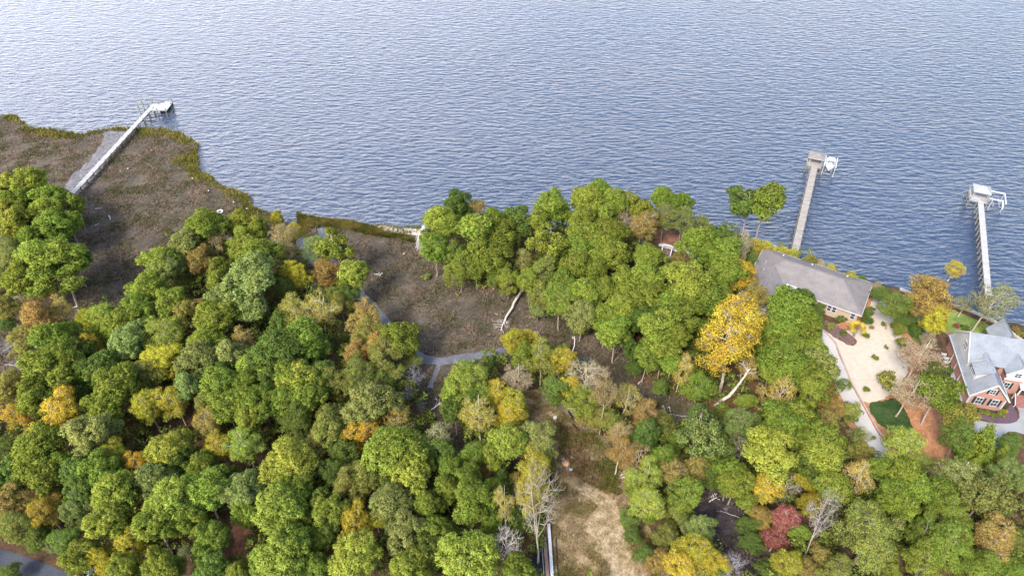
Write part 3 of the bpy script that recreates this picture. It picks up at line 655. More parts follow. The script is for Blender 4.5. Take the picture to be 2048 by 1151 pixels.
TILES = {'1': (0, 180), '2': (0, 500), '3': (0, 800), '4': (560, 340), '5': (560, 640), '6': (560, 800), '7': (1000, 340), '8': (1428, 280), '9': (1428, 560), 'a': (1428, 800), 'b': (1000, 640), 'c': (1000, 800)}
TREES = {
'1': """60,620,190,Pl 200,590,220,Pl 330,670,190,Pg 110,840,240,Pl 300,770,210,Pg 60,720,180,Pg 430,840,170,Pg 330,890,210,Pg 250,1050,270,Pg 450,1060,190,Pd 80,1050,210,Bp 470,730,110,Qg
 200,930,170,Pg 40,950,160,Bv 140,700,180,Pg 1340,850,230,Pg 1570,860,160,Pl 1220,980,190,Pp 1410,990,150,So 1850,940,190,So 1690,900,140,Pg 1590,970,190,Bg 1480,1020,120,Bd 1060,1100,190,Pg
 1300,1100,150,Bo 1180,1110,170,Bv 1700,1060,240,Pg 1820,810,90,By 1930,900,120,Ay""",
'2': """340,60,330,Pg 120,170,220,Pg 240,220,160,Bv 400,350,140,Sy 230,420,230,Bo 170,560,200,Bv 50,350,140,Bv 110,280,120,Dt 20,470,110,Bd 40,620,120,Dp 110,760,100,Dp 960,230,210,Pg 1110,90,170,Pp
 1310,70,150,Bo 1440,170,210,Pg 1690,150,320,Pp 1960,150,150,By 1950,440,220,Sy 1130,320,180,Pg 1250,390,200,Pv 920,370,190,Pg 1090,530,280,Al 1450,310,200,Pp 1640,360,190,Pp 1430,440,230,Pg 710,440,230,Bg 580,430,130,By 840,560,230,Pp
 600,600,180,AY 690,640,120,Bo 370,560,270,Pg 340,740,310,Pg 1370,580,190,Pg 1590,560,160,SY 1290,700,240,Pp 1520,650,210,Pp 1850,620,310,Pd 1680,740,210,Pl 1060,690,220,By 640,770,210,Pd
 890,700,140,Bd 950,800,200,Bv 750,870,250,Pg 1250,850,190,Pp 60,870,190,Bv 170,880,90,Dt 110,1060,180,AY 390,1050,330,AY 960,1000,220,Ay 1140,960,230,Ay 1350,1090,150,AY
 1440,880,220,Pg 1600,870,190,Pg 1950,810,240,Pl 1720,970,230,Pg 1500,1010,210,Pg 1890,970,190,Pg 1140,830,120,Bd 700,1010,200,Pg 570,1090,180,Bd 220,960,230,Pg 1640,1090,180,Pg 1960,1090,200,Bd 1350,990,160,Bv
 820,450,180,Pg 540,700,160,Pd 1460,760,170,Pd 1800,810,170,Pd 500,900,170,Pd""",
'3': """280,240,270,Pg 240,390,250,Pg 600,230,280,Pp 50,320,170,Bd 60,470,190,Pd 60,660,210,Bo 290,500,190,Pg 290,690,220,AY 480,690,190,Bp 400,420,180,Pg 760,320,200,Ay 690,430,220,Pg 750,580,260,Pg 930,380,180,AY
 1110,300,240,Pl 1360,140,190,Ao 1440,290,200,Ay 1620,270,240,Al 1040,490,220,Pp 870,520,130,By 1330,400,170,Pg 1340,570,280,Pg 1090,630,290,Pl 680,800,240,Pg 870,790,170,AY 1010,800,250,Pg 880,930,190,Ay 960,1020,150,Ay 1220,980,120,Sd
 1100,1060,240,Pg 1250,770,200,Pg 1390,890,220,Pg 1620,560,230,Pp 1900,370,290,Pl 1820,690,300,Pl 1600,720,150,Pg 1900,560,180,Pg 1870,970,330,Pl 2000,760,170,Pg 560,980,190,Pg 430,890,180,Bd 240,880,170,Bd
 120,800,180,Bv 690,1050,190,By 810,1080,170,Pg 1380,1070,190,Pd 1560,1110,140,Pg 490,450,180,Pd 60,1120,120,Bd 1530,470,130,Bd 540,560,180,Pd 1180,430,170,Pd 1720,1090,180,Pg""",
'4': """1030,300,180,Pl 1010,470,180,Pg 1180,220,170,Pd 1290,250,150,Bo 1130,340,160,Pg 1280,370,240,Ql 1430,310,170,Pg 1570,330,190,Pd 1470,430,200,Pg 1280,500,160,Ql 1150,520,140,Pd 1180,620,190,Bg 1290,620,130,Bg
 1400,570,180,Pg 1600,560,130,Sy 1500,700,150,Bg 1790,220,190,Pg 1690,330,160,Pl 1760,440,240,Ql 250,490,170,Ap 380,470,240,Ql 500,650,170,Ql 440,690,120,Qg 300,640,160,Bo 110,660,140,By 560,910,190,Ao 90,860,220,Sy 
 240,730,110,St 370,700,100,Bo 460,800,150,Bd 560,1010,200,Bo 760,1060,210,Pg 20,1000,150,Pd 200,1100,180,Pd 40,500,120,So 650,1080,180,Bv 350,780,120,Bv 20,760,130,Bd 400,860,140,Bv 1640,700,160,Bg 1400,680,120,Bg""",
'5': """110,120,260,Pg 250,180,170,Pd 100,370,240,Pg 560,90,220,Bv 500,200,170,Bo 500,320,260,Bv 700,190,220,Bv 860,130,110,Pg 860,260,110,Bv 650,300,190,Bv 640,140,160,Bo 190,470,200,Pg 260,330,170,Pd 330,400,200,Bv 760,350,150,Bv 700,400,150,Bd 870,350,150,Dp 830,470,110,Dp
 1250,400,265,Bg 1140,480,180,Bg 1150,570,160,Pd 1540,130,160,By 1640,110,130,By 1600,220,160,Bg 1370,270,110,Bd 1450,470,190,Ay 1720,230,230,Al 1830,250,180,Ay 1840,170,110,Bg 1540,540,200,Ay 1480,620,170,Ay 930,560,70,Dp 1300,520,170,Bd""",
'6': """60,90,190,Bd 100,570,210,Pg 330,190,200,Pv 250,260,190,Bv 320,100,190,Bv 545,160,240,AY 770,110,210,Sy 600,10,300,Pp 750,290,330,Pl 400,350,190,Bd 350,440,180,Bd 440,570,210,Bv 560,480,210,Bv 910,260,110,Bd 960,400,150,Pg
 1010,230,230,Sp 1050,340,200,Bd 850,460,250,Pl 330,720,210,Pg 80,800,200,Pg 210,900,140,Pg 510,770,200,Ay 630,760,170,Ay 740,640,230,Pp 800,850,230,Pp 530,1010,290,Pl 60,970,240,Pl 210,1080,180,Pg 310,850,150,Pd
 960,660,200,Pg 1130,430,160,Pg 1240,620,290,Pg 1250,500,150,Pg 1030,830,190,Pg 850,1080,220,Pg 1190,1000,340,Pl 1390,760,130,Pg 1470,240,220,Pg 1680,230,240,Bp 1280,330,170,Bg 1350,430,130,Ao
 1520,90,180,Ay 1400,340,150,Pg 1430,520,150,Bd 1680,430,200,Ay 1640,560,140,Bv 1530,1120,200,Pg 1560,520,130,Bo 1400,900,130,Bd 1560,780,150,Bd 1100,560,170,Pg 950,960,180,Pd 260,640,150,Pd 720,530,150,Pd 1420,620,140,Bd""",
'7': """400,260,130,Pg 570,170,200,Pg 660,110,150,Pg 740,190,180,Pl 560,310,170,Pg 660,270,150,Pl 520,400,180,Pg 730,400,210,Pg 640,480,160,Pg 500,510,180,Pg 620,560,160,Pg 740,550,210,Pg 870,200,120,Ql 930,250,130,Ql 820,290,160,So
 920,340,200,Ao 990,360,110,Bo 1070,140,140,Pg 1190,200,150,Pg 1090,310,150,Bp 1210,310,180,Bp 1330,350,120,Bp 1280,440,210,Pg 1410,440,150,Pd 1480,530,210,Pg 1370,560,150,Pg 1500,640,210,Pg 980,560,190,Pl 1170,590,150,Bo
 960,700,230,Pg 820,720,200,Pg 1240,720,320,Pg 1450,690,150,Pg 1570,700,200,BY 1620,640,110,By 480,610,180,Pg 280,640,170,Bv 430,710,170,Pg 570,770,200,Pg 700,760,160,Pg 300,800,170,Bv 250,890,110,Bp 400,850,200,Bg
 540,930,180,Bp 560,840,160,Bg 630,840,90,Bo 540,1000,110,Bg 700,950,170,Pg 800,880,190,Pg 950,820,220,Pg 770,1020,220,Pg 1150,850,220,Pg 1310,840,240,Pg 1040,1030,260,Pg 1210,960,240,Pg 1690,820,140,Bo 1690,1050,190,Pg
 1890,900,260,Pg 2010,860,150,Pd 1850,1050,210,Pg 100,1000,10,Ud 1440,800,130,Pg 1080,700,170,Pd 1050,930,180,Pd 900,940,160,Pd 380,600,150,Bg 640,660,160,Pg 1150,1060,200,Pg""",
'8': """190,670,160,At 110,640,110,Av 270,690,110,Ay 620,780,100,Bv 700,810,80,At 770,840,80,Ay 890,880,100,Ay 960,910,80,Bd 1060,950,90,At 1110,1010,120,Bd 1590,820,110,Ay 530,740,70,Ay 340,690,100,Ay 400,720,90,Ay 460,720,70,Ay 250,760,100,Bd""",
'9': """495,225,205,Pg 620,290,190,Pg 290,320,130,Pg 680,190,120,Bd 450,440,230,Pg 640,450,170,Pg 580,560,210,Pg 715,560,190,Pp 620,665,190,Pg 745,735,120,Bo 860,690,110,Fd 780,830,140,Bo 905,850,130,Al 700,1030,230,Pg
 1250,1050,270,Al 1360,470,260,St 1300,690,260,St 1150,670,60,Uy 1500,720,240,Pg 1610,880,190,Pv 1640,1000,200,Bd 1730,1090,190,Cg 1440,80,270,Bo 1480,250,170,By 1210,150,170,Bd 1230,230,110,Bd 1220,310,90,Bg 1820,100,270,Sv 1020,200,80,Bd 1010,260,60,Bd 940,320,130,Fy
 1340,320,90,Bd 1250,400,80,Bg 1450,600,150,Bd 1410,380,120,St 460,930,260,Pg 560,860,190,Pg 960,1010,150,Sl 1540,590,70,Ud 1650,150,120,Sv""",
'a': """30,230,150,Pg 390,330,300,Pl 700,310,240,Pg 760,150,160,Bo 600,500,160,By 800,560,200,Pg 490,580,180,Dt 160,490,190,Pg 330,540,190,Ay 280,590,110,Bo 330,750,160,Bo 460,740,180,Ar 410,880,170,Ar 
 630,680,140,By 720,990,160,Bo 560,850,150,Bg 240,790,140,Bd 250,900,150,Bd 490,1010,190,Ay 350,1080,130,Bd 130,1040,200,Dp 30,1060,150,By 1050,860,420,Rv 1560,720,290,Rg 1380,880,200,Rg 1570,940,330,Rg
 1400,1070,240,Rg 1850,860,270,Ao 1260,700,160,Pg 1170,580,160,Pg 1250,470,200,Pl 1340,570,190,Pg 1140,660,140,Pg 1350,385,140,Al 1600,470,290,Ap 1780,610,260,Pp 1490,590,200,Pg 1660,370,110,Cg 1720,310,120,Cg 1790,340,110,Cg 1850,410,120,Cg 1700,430,110,Cg 1760,420,110,Cg 1930,480,190,Bp
 1950,270,150,Bd 1770,1080,280,Rg 1990,1090,170,Bg 1900,350,130,Bd 1830,720,140,By 960,420,140,Ao 60,60,120,Bg 440,150,0,Pg 820,1110,200,Rv 1180,1110,180,Rg 630,1090,150,Bo 960,330,130,Bv 580,240,170,Pg 230,650,150,Bg 1980,900,150,Bv 1080,430,130,Pg 620,420,160,Pd""",
'b': """560,340,270,St 480,410,160,Ay 820,490,190,Sy 550,530,180,Bg 560,620,150,Bv 800,690,180,So 930,620,210,Ao 1070,660,150,Bv 970,720,190,Bd 1320,690,320,Qp 1150,800,120,Bg 780,840,200,Ao 890,890,200,So
 1070,870,180,Bg 950,990,220,Al 1160,880,130,So 1280,950,180,Bo 1150,980,190,Ao 970,210,160,Pg 1080,180,190,Pg 880,180,120,Pd 865,100,50,Uy 900,290,110,Bd 1130,250,140,Pg 1060,410,110,Bd 1200,280,200,Sy 1310,410,190,Bg
 1620,520,110,Bg 1830,470,260,SY 1690,130,140,Pg 1880,240,260,Pg 1790,330,170,Pg 1980,360,150,Pg 1950,620,210,Pg 1720,720,130,Pg 1600,830,190,Dt 1560,660,200,Bp 1440,890,190,Bd 1540,980,200,Pg 1640,300,150,SY 330,525,50,Ud 1290,560,90,Bd 1260,340,120,Bg 700,640,150,Bv 1010,560,0,Bg 1350,900,150,Bd 370,430,150,Bd 640,620,150,Bv""",
'c': """1000,740,120,Bg 1200,730,170,Bv 1120,880,180,Bv 1330,820,200,Bp 1290,960,240,Ay 1050,1040,170,Bo 1400,1030,200,Ay 930,1000,140,Bd 1180,1080,200,Ay 850,760,120,Bd 1220,620,200,Bg 950,620,230,Al 880,880,110,Bd 870,560,120,Bg 1360,480,150,Bd""",
}
# yard shrubs one by one: x, y, width in photograph pixels, colour, label
YARD = [(1680,636,17,'d',"clipped egg shaped shrub against the cream wall"), (1732,671,16,'d',"round shrub at the tip of the garden bed"), (1751,716,14,'g',"spiky tuft in the middle of the sandy yard"),
 (1772,695,9,'v',"small brown green tuft in the sandy yard above the spiky tuft"), (1731,779,14,'g',"small shrub near the foot of the sandy yard"), (1767,648,10,'g',"small tuft in the sand near the palm"),
 (1745,655,10,'o',"brown dried tuft beside the palm"), (1686,666,14,'d',"dark low shrub inside the garden bed"), (1660,652,18,'v',"straggly low shrub in the garden bed"), (1783,650,12,'v',"sprawling tuft at the right edge of the sand"),
 (1775,764,46,'v',"large mounded yellow green bush at the bottom of the sandy yard"), (1944,817,17,'d',"round clipped shrub at the left corner of the brick gable"), (1962,823,12,'g',"low clipped shrub left of middle under the brick gable"),
 (1974,827,12,'g',"low clipped shrub in the middle under the brick gable"), (1985,829,12,'g',"low clipped shrub right of middle under the brick gable"), (2001,827,15,'g',"low clipped shrub at the right corner of the brick gable"), (2012,823,10,'y',"small yellow green shrub in the purple bed"),
 (1828,654,22,'d',"dark green rounded hedge plant beside the small shed"), (1836,672,18,'d',"dark shrub below the small shed"), (855,549,17,'p',"lone pale green bush out in the brown marsh"), (915,585,10,'v',"tiny bush in the marsh right of the pale bush"),
 (1305,478,14,'d',"dark round shrub beside the patio slab"), (1818,628,16,'r',"shrub with magenta flowers left of the shed"), (1912,652,13,'r',"magenta flowered shrub behind the brick house"), (1930,654,16,'d',"dark shrub along the back wall of the brick house"),
 (1962,650,14,'v',"shrub at the foot of the riverside tree"), (2040,668,18,'v',"scrubby bush right of the small rear roof"), (1330,518,12,'g',"green shrub inside the white garden frame"), (2030,660,16,'o',"reddish scrub on the river bank at the right edge"),
 (2010,650,14,'v',"olive scrub on the river bank behind the rear roof")]
LAND_MARKS = [("the left pier", 230, 300), ("the red tree", 1563, 1030), ("the big golden tree", 1455, 660), ("the grey roofed house", 1620, 570), ("the brick house", 1985, 740),
 ("the fallen white trunk", 1025, 620), ("the white timber wall", 1097, 1100), ("the pale lone marsh bush", 855, 549), ("the creek fork", 880, 725), ("the asphalt road", 30, 1120), ("the sandy yard", 1750, 700),
 ("the twin river pines", 1520, 420), ("the creek mouth", 590, 440), ("the white garden frame", 1333, 505), ("the debris pile", 1135, 930), ("the bright yellow tree", 726, 848), ("the dark left inlet", 30, 710), ("the brown forest gap", 480, 1090)]
ORD = ["nearest", "second", "third", "fourth", "fifth", "sixth", "seventh", "eighth", "ninth", "tenth", "eleventh", "twelfth", "thirteenth", "fourteenth", "fifteenth", "sixteenth", "seventeenth", "eighteenth", "nineteenth", "twentieth"]
DIRN = ["right of", "above and right of", "above", "above and left of", "left of", "below and left of", "below", "below and right of"]
SPECIAL = {('7', 1570, 700): "golden leafy tree touching the left end of the grey roof", ('6', 545, 160): "bright yellow tree with pale limbs in the middle woods",
 ('a', 1050, 860): "largest olive round crowned oak near the bottom edge", ('a', 460, 740): "crimson maple, upper of the two red crowns", ('a', 410, 880): "pinkish red maple, lower of the two red crowns",
 
 ('9', 1440, 80): "orange and green tree on the bank between the two right piers", ('9', 1820, 100): "thin olive grey tree at the foot of the right pier", ('b', 1320, 690): "open pale pine with limbs showing beside the dark swamp"}
rt = random.Random(5); made = []
def wood_col(K, c):
    if K == 'D': return dict(t=(.38, .32, .25), p=(.27, .25, .26)).get(c, (.3, .27, .23))
    if K == 'S': return (.42, .35, .26)
    if K == 'A': return (.42, .36, .28)
    if K in 'PQ': return (.30, .23, .19)
    return (.22, .18, .14)
def plant(px, py, wpx, K, c, label=None, group=None, zc=None):
    kind, name, word = KINDS[K]; H0 = DIM[kind][1]; v = rt.randrange(NV[kind]); tm, bmh, cm, R0, cf = variant((kind, v), lambda: make_variant(kind, v))
    z = 9.0 if kind not in ('bush', 'palm') else 1.5
    for _ in range(4):
        r = .5 * wpx * depth(G(px, py, z)) / FPX
        if kind == 'pineopen': Hh = min(18.5, max(8.0, 6.5 + r * 2.5))
        elif kind == 'pine': Hh = min(17.5, max(7.0, 4.9 + r * 2.35))
        elif kind == 'bare': Hh = 2.6 * r + 1
        elif kind == 'bush': Hh = 1.7 * r
        elif kind == 'palm': Hh = 2.9 * r / 1.6
        elif kind == 'cedar': Hh = 4.5 * r
        else: Hh = min(16, max(3.0 * r, 4.8 + r * 1.95) if r > 2.0 else 3.0 * r)
        z = .8 + Hh * cf
    p = G(px, py, z); z0 = float(hgt(p[0], p[1])); z0 = max(z0, .1)
    e = empty(name, (p[0], p[1], z0), rt.uniform(0, 6.28)); s = r / R0 * (1.08 if K in 'PB' else 1.0)
    k1 = rt.uniform(.88, 1.14); e.scale = (s * k1, s / k1, Hh / H0); e.rotation_euler.x = rt.gauss(0, .035); e.rotation_euler.y = rt.gauss(0, .035)
    wc = wood_col(K, c); k = rt.uniform(.85, 1.15); wc = tuple(x * k for x in wc)
    t = link("trunk", tm, None, e); t.color = (*wc, 1)
    if bmh: b_ = link("branches", bmh, None, e); b_.color = (*wc, 1)
    if cm:
        o = link("crown", cm, None, e); b0 = COL[c]; j = rt.uniform(.82, 1.2); h = rt.uniform(-.12, .12)
        o.color = (b0[0] * j * (1 + h), b0[1] * j, b0[2] * j, 1)
    tag(e, label, word.split()[-1] if K not in 'F' else "fan palm", group or GRP[name])
    return e
for tl, s in TREES.items():
    ox, oy = TILES[tl]
    for tok in s.split():
        a, b_, w, kc = tok.split(','); a = int(a); b_ = int(b_); w = int(w)
        if w < 30: continue
        px, py = ox + a / 3.289, oy + b_ / 3.289
        e = plant(px, py + (.10 if kc[0] in 'SA' else .07 if kc[0] in 'PBQ' else .03) * w / 3.289, w / 3.289, kc[0], kc[1], SPECIAL.get((tl, a, b_)))
        made.append((e, px, py, w / 3.289, kc, SPECIAL.get((tl, a, b_))))
# the one big golden tree with two pale trunks showing below its crown

def plant_base(bx, by, tx, ty, wpx, K, c, label, wood=None):
    """a tree known by its foot and its top"""
    kind, name, word = KINDS[K]; H0 = DIM[kind][1]; g = G(bx, by, UP); h = 3.0
    while h < 24:
        q = (g[1] * math.sin(PITCH) + (g[2] + h - CAM_H) * math.cos(PITCH)) / depth((g[0], g[1], g[2] + h))
        if 575.5 - FPX * q < ty: break
        h += .1
    p = G(tx, ty, UP + h); dx = p[0] - g[0]; v = rt.randrange(NV[kind]); tm, bmh, cm, R0, cf = variant((kind, v), lambda: make_variant(kind, v))
    e = empty(name, (g[0], g[1], g[2])); e.rotation_euler = (0, math.atan2(dx, h), 0); r = .5 * wpx * depth((g[0], g[1], h * .7)) / FPX; e.scale = (r / R0 * 1.05, r / R0 * 1.05, math.hypot(dx, h) / H0)
    wc = wood or wood_col(K, c); o = link("trunk", tm, None, e); o.color = (*wc, 1); o = link("branches", bmh, None, e); o.color = (*wc, 1)
    if cm: o = link("crown", cm, None, e); o.color = (*COL[c], 1)
    tag(e, label, word.split()[-1], GRP[name])
plant_base(1076, 1125, 1076, 915, 98, 'D', 't', "tall white barked bare tree rising just left of the white timber wall", (.33, .28, .22))
plant_base(1437, 782, 1466, 584, 120, 'A', 'Y', "tall golden yellow tree, biggest yellow crown, pale trunks showing below it", (.42, .36, .28))
plant_base(1483, 477, 1499, 372, 74, 'Q', 'd', "left one of the twin tall pines against the river")
plant_base(1508, 486, 1545, 366, 70, 'Q', 'g', "right one of the twin tall pines against the river")
plant_base(1077, 1100, 1068, 905, 60, 'A', 'y', "yellow green airy tree close behind the tall bare tree by the timber wall")
plant_base(1013, 1085, 1009, 965, 40, 'S', 'y', "slim half bare tree left of the tall bare tree by the timber wall", (.5, .43, .34))
plant_base(1035, 1150, 1008, 1060, 62, 'D', 't', "low spreading leafless tree near the bottom edge left of the timber wall", (.5, .44, .38))
plant_base(1606, 1118, 1668, 985, 62, 'D', 't', "tall white barked leafless tree leaning right, below and right of the red tree", (.31, .275, .24))
plant_base(1696, 1008, 1735, 925, 58, 'S', 'Y', "leaning yellow tree with a white trunk right of the red tree", (.5, .45, .38))
plant_base(1037, 800, 1037, 728, 56, 'S', 't', "pale feathery half bare tree at the head of the clearing", (.46, .38, .28))
plant_base(961, 890, 956, 790, 66, 'S', 'y', "tall golden green tree with white limbs left of the clearing", (.46, .40, .28))
plant_base(652, 672, 646, 590, 72, 'S', 'y', "pale limbed sycamore like tree in the upper middle woods", (.5, .44, .32))
plant_base(1198, 870, 1212, 735, 46, 'S', 'o', "slender tan tree with many white limbs right of the clearing head", (.33, .28, .22))
for px, py, w, c, lab in YARD: plant(px, py, w, 'U', c, lab)
seq = {}
for i, (e, px, py, w, kc, sp_) in enumerate(made):
    if sp_: continue
    ln, lx, ly = min(LAND_MARKS, key=lambda m: math.hypot(m[1] - px, m[2] - py))
    d = int(((math.degrees(math.atan2(-(py - ly), px - lx)) + 22.5) % 360) // 45)
    size = "small" if w < 44 else ("large" if w > 74 else "mid-sized")
    seq.setdefault((kc, ln, d, size), []).append((math.hypot(px - lx, py - ly), i))
for (kc, ln, d, size), L in seq.items():
    L.sort()
    for n, (_, i) in enumerate(L):
        o = "" if len(L) == 1 else ORD[n] + " "
        made[i][0]["label"] = f"{size} {CNAME[kc[1]] if kc[0] != 'D' else 'bleached' if kc[1] == 't' else 'grey'} {KINDS[kc[0]][2]}, {o}{DIRN[d]} {ln}".strip()

# ------------------------------------------------------------------ piers
def pier(name, a, b, w, zd, dm, label, step=3.0, rail=0, tops=.35, fade=None):
    a = Vector((a[0], a[1], 0)); b = Vector((b[0], b[1], 0)); d = (b - a).normalized(); s = Vector((d.y, -d.x, 0)); L = (b - a).length
    t = empty(name, (a.x, a.y, 0)); tag(t, label, "pier", "piers over the river")
    def P(al, ac, z): q = d * al + s * ac; return (q.x, q.y, z)
    dk = MB(); n = int(L / .30)
    for i in range(n):
        q = P((i + .5) * L / n, 0, zd + random.Random(i).uniform(-.008, .008)); dk.box(q, (L / n - .02, w, .05), u=(d.x, d.y), v=(-d.y, d.x))
    dk.build("deck", dm, t)
    bm_ = MB()
    for ac in (-w / 2 + .12, w / 2 - .12): bm_.beam(P(0, ac, zd - .16), P(L, ac, zd - .16), .1, .22)
    bm_.build("stringers", POST, t)
    k = int(L / step)
    for i in range(k + 1):
        for ac in (-w / 2 - .12, w / 2 + .12):
            p = MB(); al = i * L / k; p.tube([P(al, ac, -2), P(al, ac, zd + tops)], [.15, .13], 8); p.build("post", POST, t)
        c = MB(); c.beam(P(al, -w / 2 - .2, zd - .35), P(al, w / 2 + .2, zd - .35), .12, .2); c.build("crossbeam", POST, t)
        if i < k:
            c = MB(); c.beam(P(al, -w / 2 - .12, .3), P(al, w / 2 + .12, zd - .4), .06, .14); c.build("brace", POST, t)
    return t, P
p1a = (-109.2, 136.0); p1b = tuple(G(310, 207, 1.9)[:2])
p1a = tuple(G(128, 404, 1.9)[:2])
t1, P1 = pier("pier", p1a, p1b, 1.4, 1.9, DECKW, "long bleached pier over the left marsh with L shaped end")
mb = MB(); L1_ = (Vector(p1b) - Vector(p1a)).length
mb.box(P1(L1_ - 2.1, 2.9, 1.9), (4.2, 4.6, .12), u=(0, 1), v=(-1, 0)); o = mb.build("end_platform", DECKW, t1)
for al, ac in ((-.2, 1.2), (-.2, 4.9), (-3.9, 4.9), (-3.9, 2.2)):
    q = MB(); q.tube([P1(L1_ + al, ac, -2), P1(L1_ + al, ac, 2.4)], [.15, .13], 8); q.build("post", POST, t1)
e = empty("floating_dock", G(333, 212, .5)); tag(e, "small white floating dock beside the end of the left pier", "dock")
q = MB(); q.box((0, 0, .15), (2.2, 4.2, .3)); q.build("float_deck", DECKW, e, .03); q = MB(); q.box((0, 0, -.25), (2.0, 4.0, .48)); q.build("pontoon", BLACK, e)
for dx, dy in ((-1, -1.7), (1, 1.7)):
    q = MB(); q.tube([(dx * 1.2, dy, -2), (dx * 1.2, dy, 1.6)], [.12, .11], 8); q.build("mooring_post", POST, e)
q = MB(); q.beam((-1.5, -1.6, 1.4), (-1.0, -1.6, .3), .7, .06); q.build("gangway", METAL, e)
PILE = mat("greenish_pile", (.22, .22, .12), .9, .3, 2)
for i, (bx, by, tx, ty, lab) in enumerate(((281, 226, 275.5, 205, "leftmost tall greenish mooring pile beside the left pier"), (289, 219, 284, 198, "tallest mooring pile, second from the left beside the left pier"),
        (297, 213, 293.5, 206, "shortest mooring pile close to the end of the left pier"), (306, 208, 301.5, 197, "mooring pile right behind the end platform of the left pier"))):
    b0 = G(bx, by, 0); zt = 1.0
    while zt < 9 and (lambda w_: 575.5 - FPX * ((w_[1] * math.sin(PITCH) + (zt - CAM_H) * math.cos(PITCH)) / depth((w_[0], w_[1], zt))))(b0) > ty: zt += .1
    q = MB(); q.tube([(b0[0], b0[1], -2), (b0[0], b0[1], zt)], [.17, .13], 8); o = q.build("mooring_pile", PILE); tag(o, lab, "pile", "mooring piles by the left pier")
p2a = tuple(G(1586, 519, 1.9)[:2]); p2b = tuple(G(1629, 334, 1.9)[:2])
t2, P2 = pier("pier", p2a, p2b, 1.55, 1.9, DECK, "grey boarded pier running out from behind the grey roofed house", 2.6, tops=.1)
p3a = tuple(G(1977, 590, 1.9)[:2]); p3b = tuple(G(1961.5, 404, 1.9)[:2])
t3, P3 = pier("pier", p3a, p3b, 1.25, 1.9, DECKW, "pale pier on the right with dark zigzag bracing along its left side", 2.3, tops=.1)
def shelter(name, P, L, platform, roof, zroof, rise, rm, label, front_bits=True):
    """platform (a0,a1,c0,c1) and roof (a0,a1,c0,c1) in pier coordinates"""
    base = P(L, 0, 0); t = empty(name, (0, 0, 0)); o0 = None
    return t
def world_P(a, b):
    a = Vector((a[0], a[1], 0)); b = Vector((b[0], b[1], 0)); d = (b - a).normalized(); s = Vector((d.y, -d.x, 0))
    return (lambda al, ac, z: tuple((b + d * al + s * ac).to_2d()) + (z,)), d, s
def dock_shelter(a, b, pf, rf, zr, rise, rm, dmat, label):
    Pw, d, s = world_P(a, b); t = empty("dock_shelter", (b[0], b[1], 0)); t["label"] = label; t["category"] = "dock shelter"; t["group"] = "roofed shelters at the pier ends"
    def P(al, ac, z): q = Pw(al, ac, z); return (q[0] - b[0], q[1] - b[1], z)
    m = MB(); n = 22
    for i in range(n):
        al = pf[0] + (i + .5) * (pf[1] - pf[0]) / n; m.box(P(al, (pf[2] + pf[3]) / 2, 1.93), ((pf[1] - pf[0]) / n - .02, pf[3] - pf[2], .06), u=(d.x, d.y), v=(-d.y, d.x))
    m.build("platform", dmat, t)
    for al in (pf[0] + .1, (pf[0] + pf[1]) / 2, pf[1] - .1):
        for ac in (pf[2] + .1, pf[3] - .1):
            q = MB(); q.tube([P(al, ac, -2), P(al, ac, 2.95)], [.16, .12], 8); q.build("pile", POST, t)
    for al in (rf[0] + .5, rf[1] - .5):
        for ac in (rf[2] + .4, rf[3] - .4):
            q = MB(); q.beam(P(al, ac, 1.96), P(al, ac, zr - .05), .16, .16); q.build("post", DECKW, t)
    am = (rf[0] + rf[1]) / 2; h = min((rf[1] - rf[0]) / 2, 99); c0, c1 = rf[2] + h * .75, rf[3] - h * .75
    A, B_, C_, D_ = P(rf[0], rf[2], zr), P(rf[0], rf[3], zr), P(rf[1], rf[3], zr), P(rf[1], rf[2], zr); R0, R1 = P(am, c0, zr + rise), P(am, c1, zr + rise)
    m = MB(); m.add([A, B_, C_, D_, R0, R1], [(0, 1, 5, 4), (1, 2, 5), (2, 3, 4, 5), (3, 0, 4), (3, 2, 1, 0)]); m.build("roof", rm, t)
    m = MB()
    for x, y in ((A, B_), (B_, C_), (C_, D_), (D_, A)): m.beam((x[0], x[1], x[2] - .1), (y[0], y[1], y[2] - .1), .08, .18)
    m.build("fascia", DECKW, t)
    m = MB()
    for (x0, y0), (x1, y1) in (((pf[0], pf[2]), (pf[1], pf[2])), ((pf[1], pf[2]), (pf[1], pf[3])), ((pf[0], pf[3]), (pf[1] * .4, pf[3])), ((pf[0], pf[2]), (pf[0], -1.0)), ((pf[0], 1.0), (pf[0], pf[3]))):
        m.beam(P(x0, y0, 2.9), P(x1, y1, 2.9), .1, .06); m.beam(P(x0, y0, 2.45), P(x1, y1, 2.45), .05, .08)
    m.build("railing", DECKW, t)
    m = MB(); m.box(P(pf[0] + .9, pf[3] - .8, 2.35), (.45, 1.3, .08), u=(d.x, d.y), v=(-d.y, d.x)); m.box(P(pf[0] + .9, pf[3] - .8, 2.15), (.35, 1.1, .36), u=(d.x, d.y), v=(-d.y, d.x)); m.build("bench", DECK, t)
    return t, P
ROOFA = mat("weathered_shelter_roof", (.18, .165, .15), .9, .2, 2, bump=.2); ROOFB = mat("pale_metal_roof", (.26, .275, .265), .7, .08, 1.5)
dock_shelter(p2a, p2b, (-.3, 4.9, -2.1, 1.7), (.9, 4.7, -1.9, 1.8), 3.8, .6, ROOFA, DECK, "brown grey roofed shelter at the end of the middle right pier")
dock_shelter(p3a, p3b, (-.3, 4.7, -2.6, 1.5), (.9, 4.6, -2.2, 1.6), 3.9, .8, ROOFB, DECKW, "pale hip roofed shelter at the end of the rightmost pier")
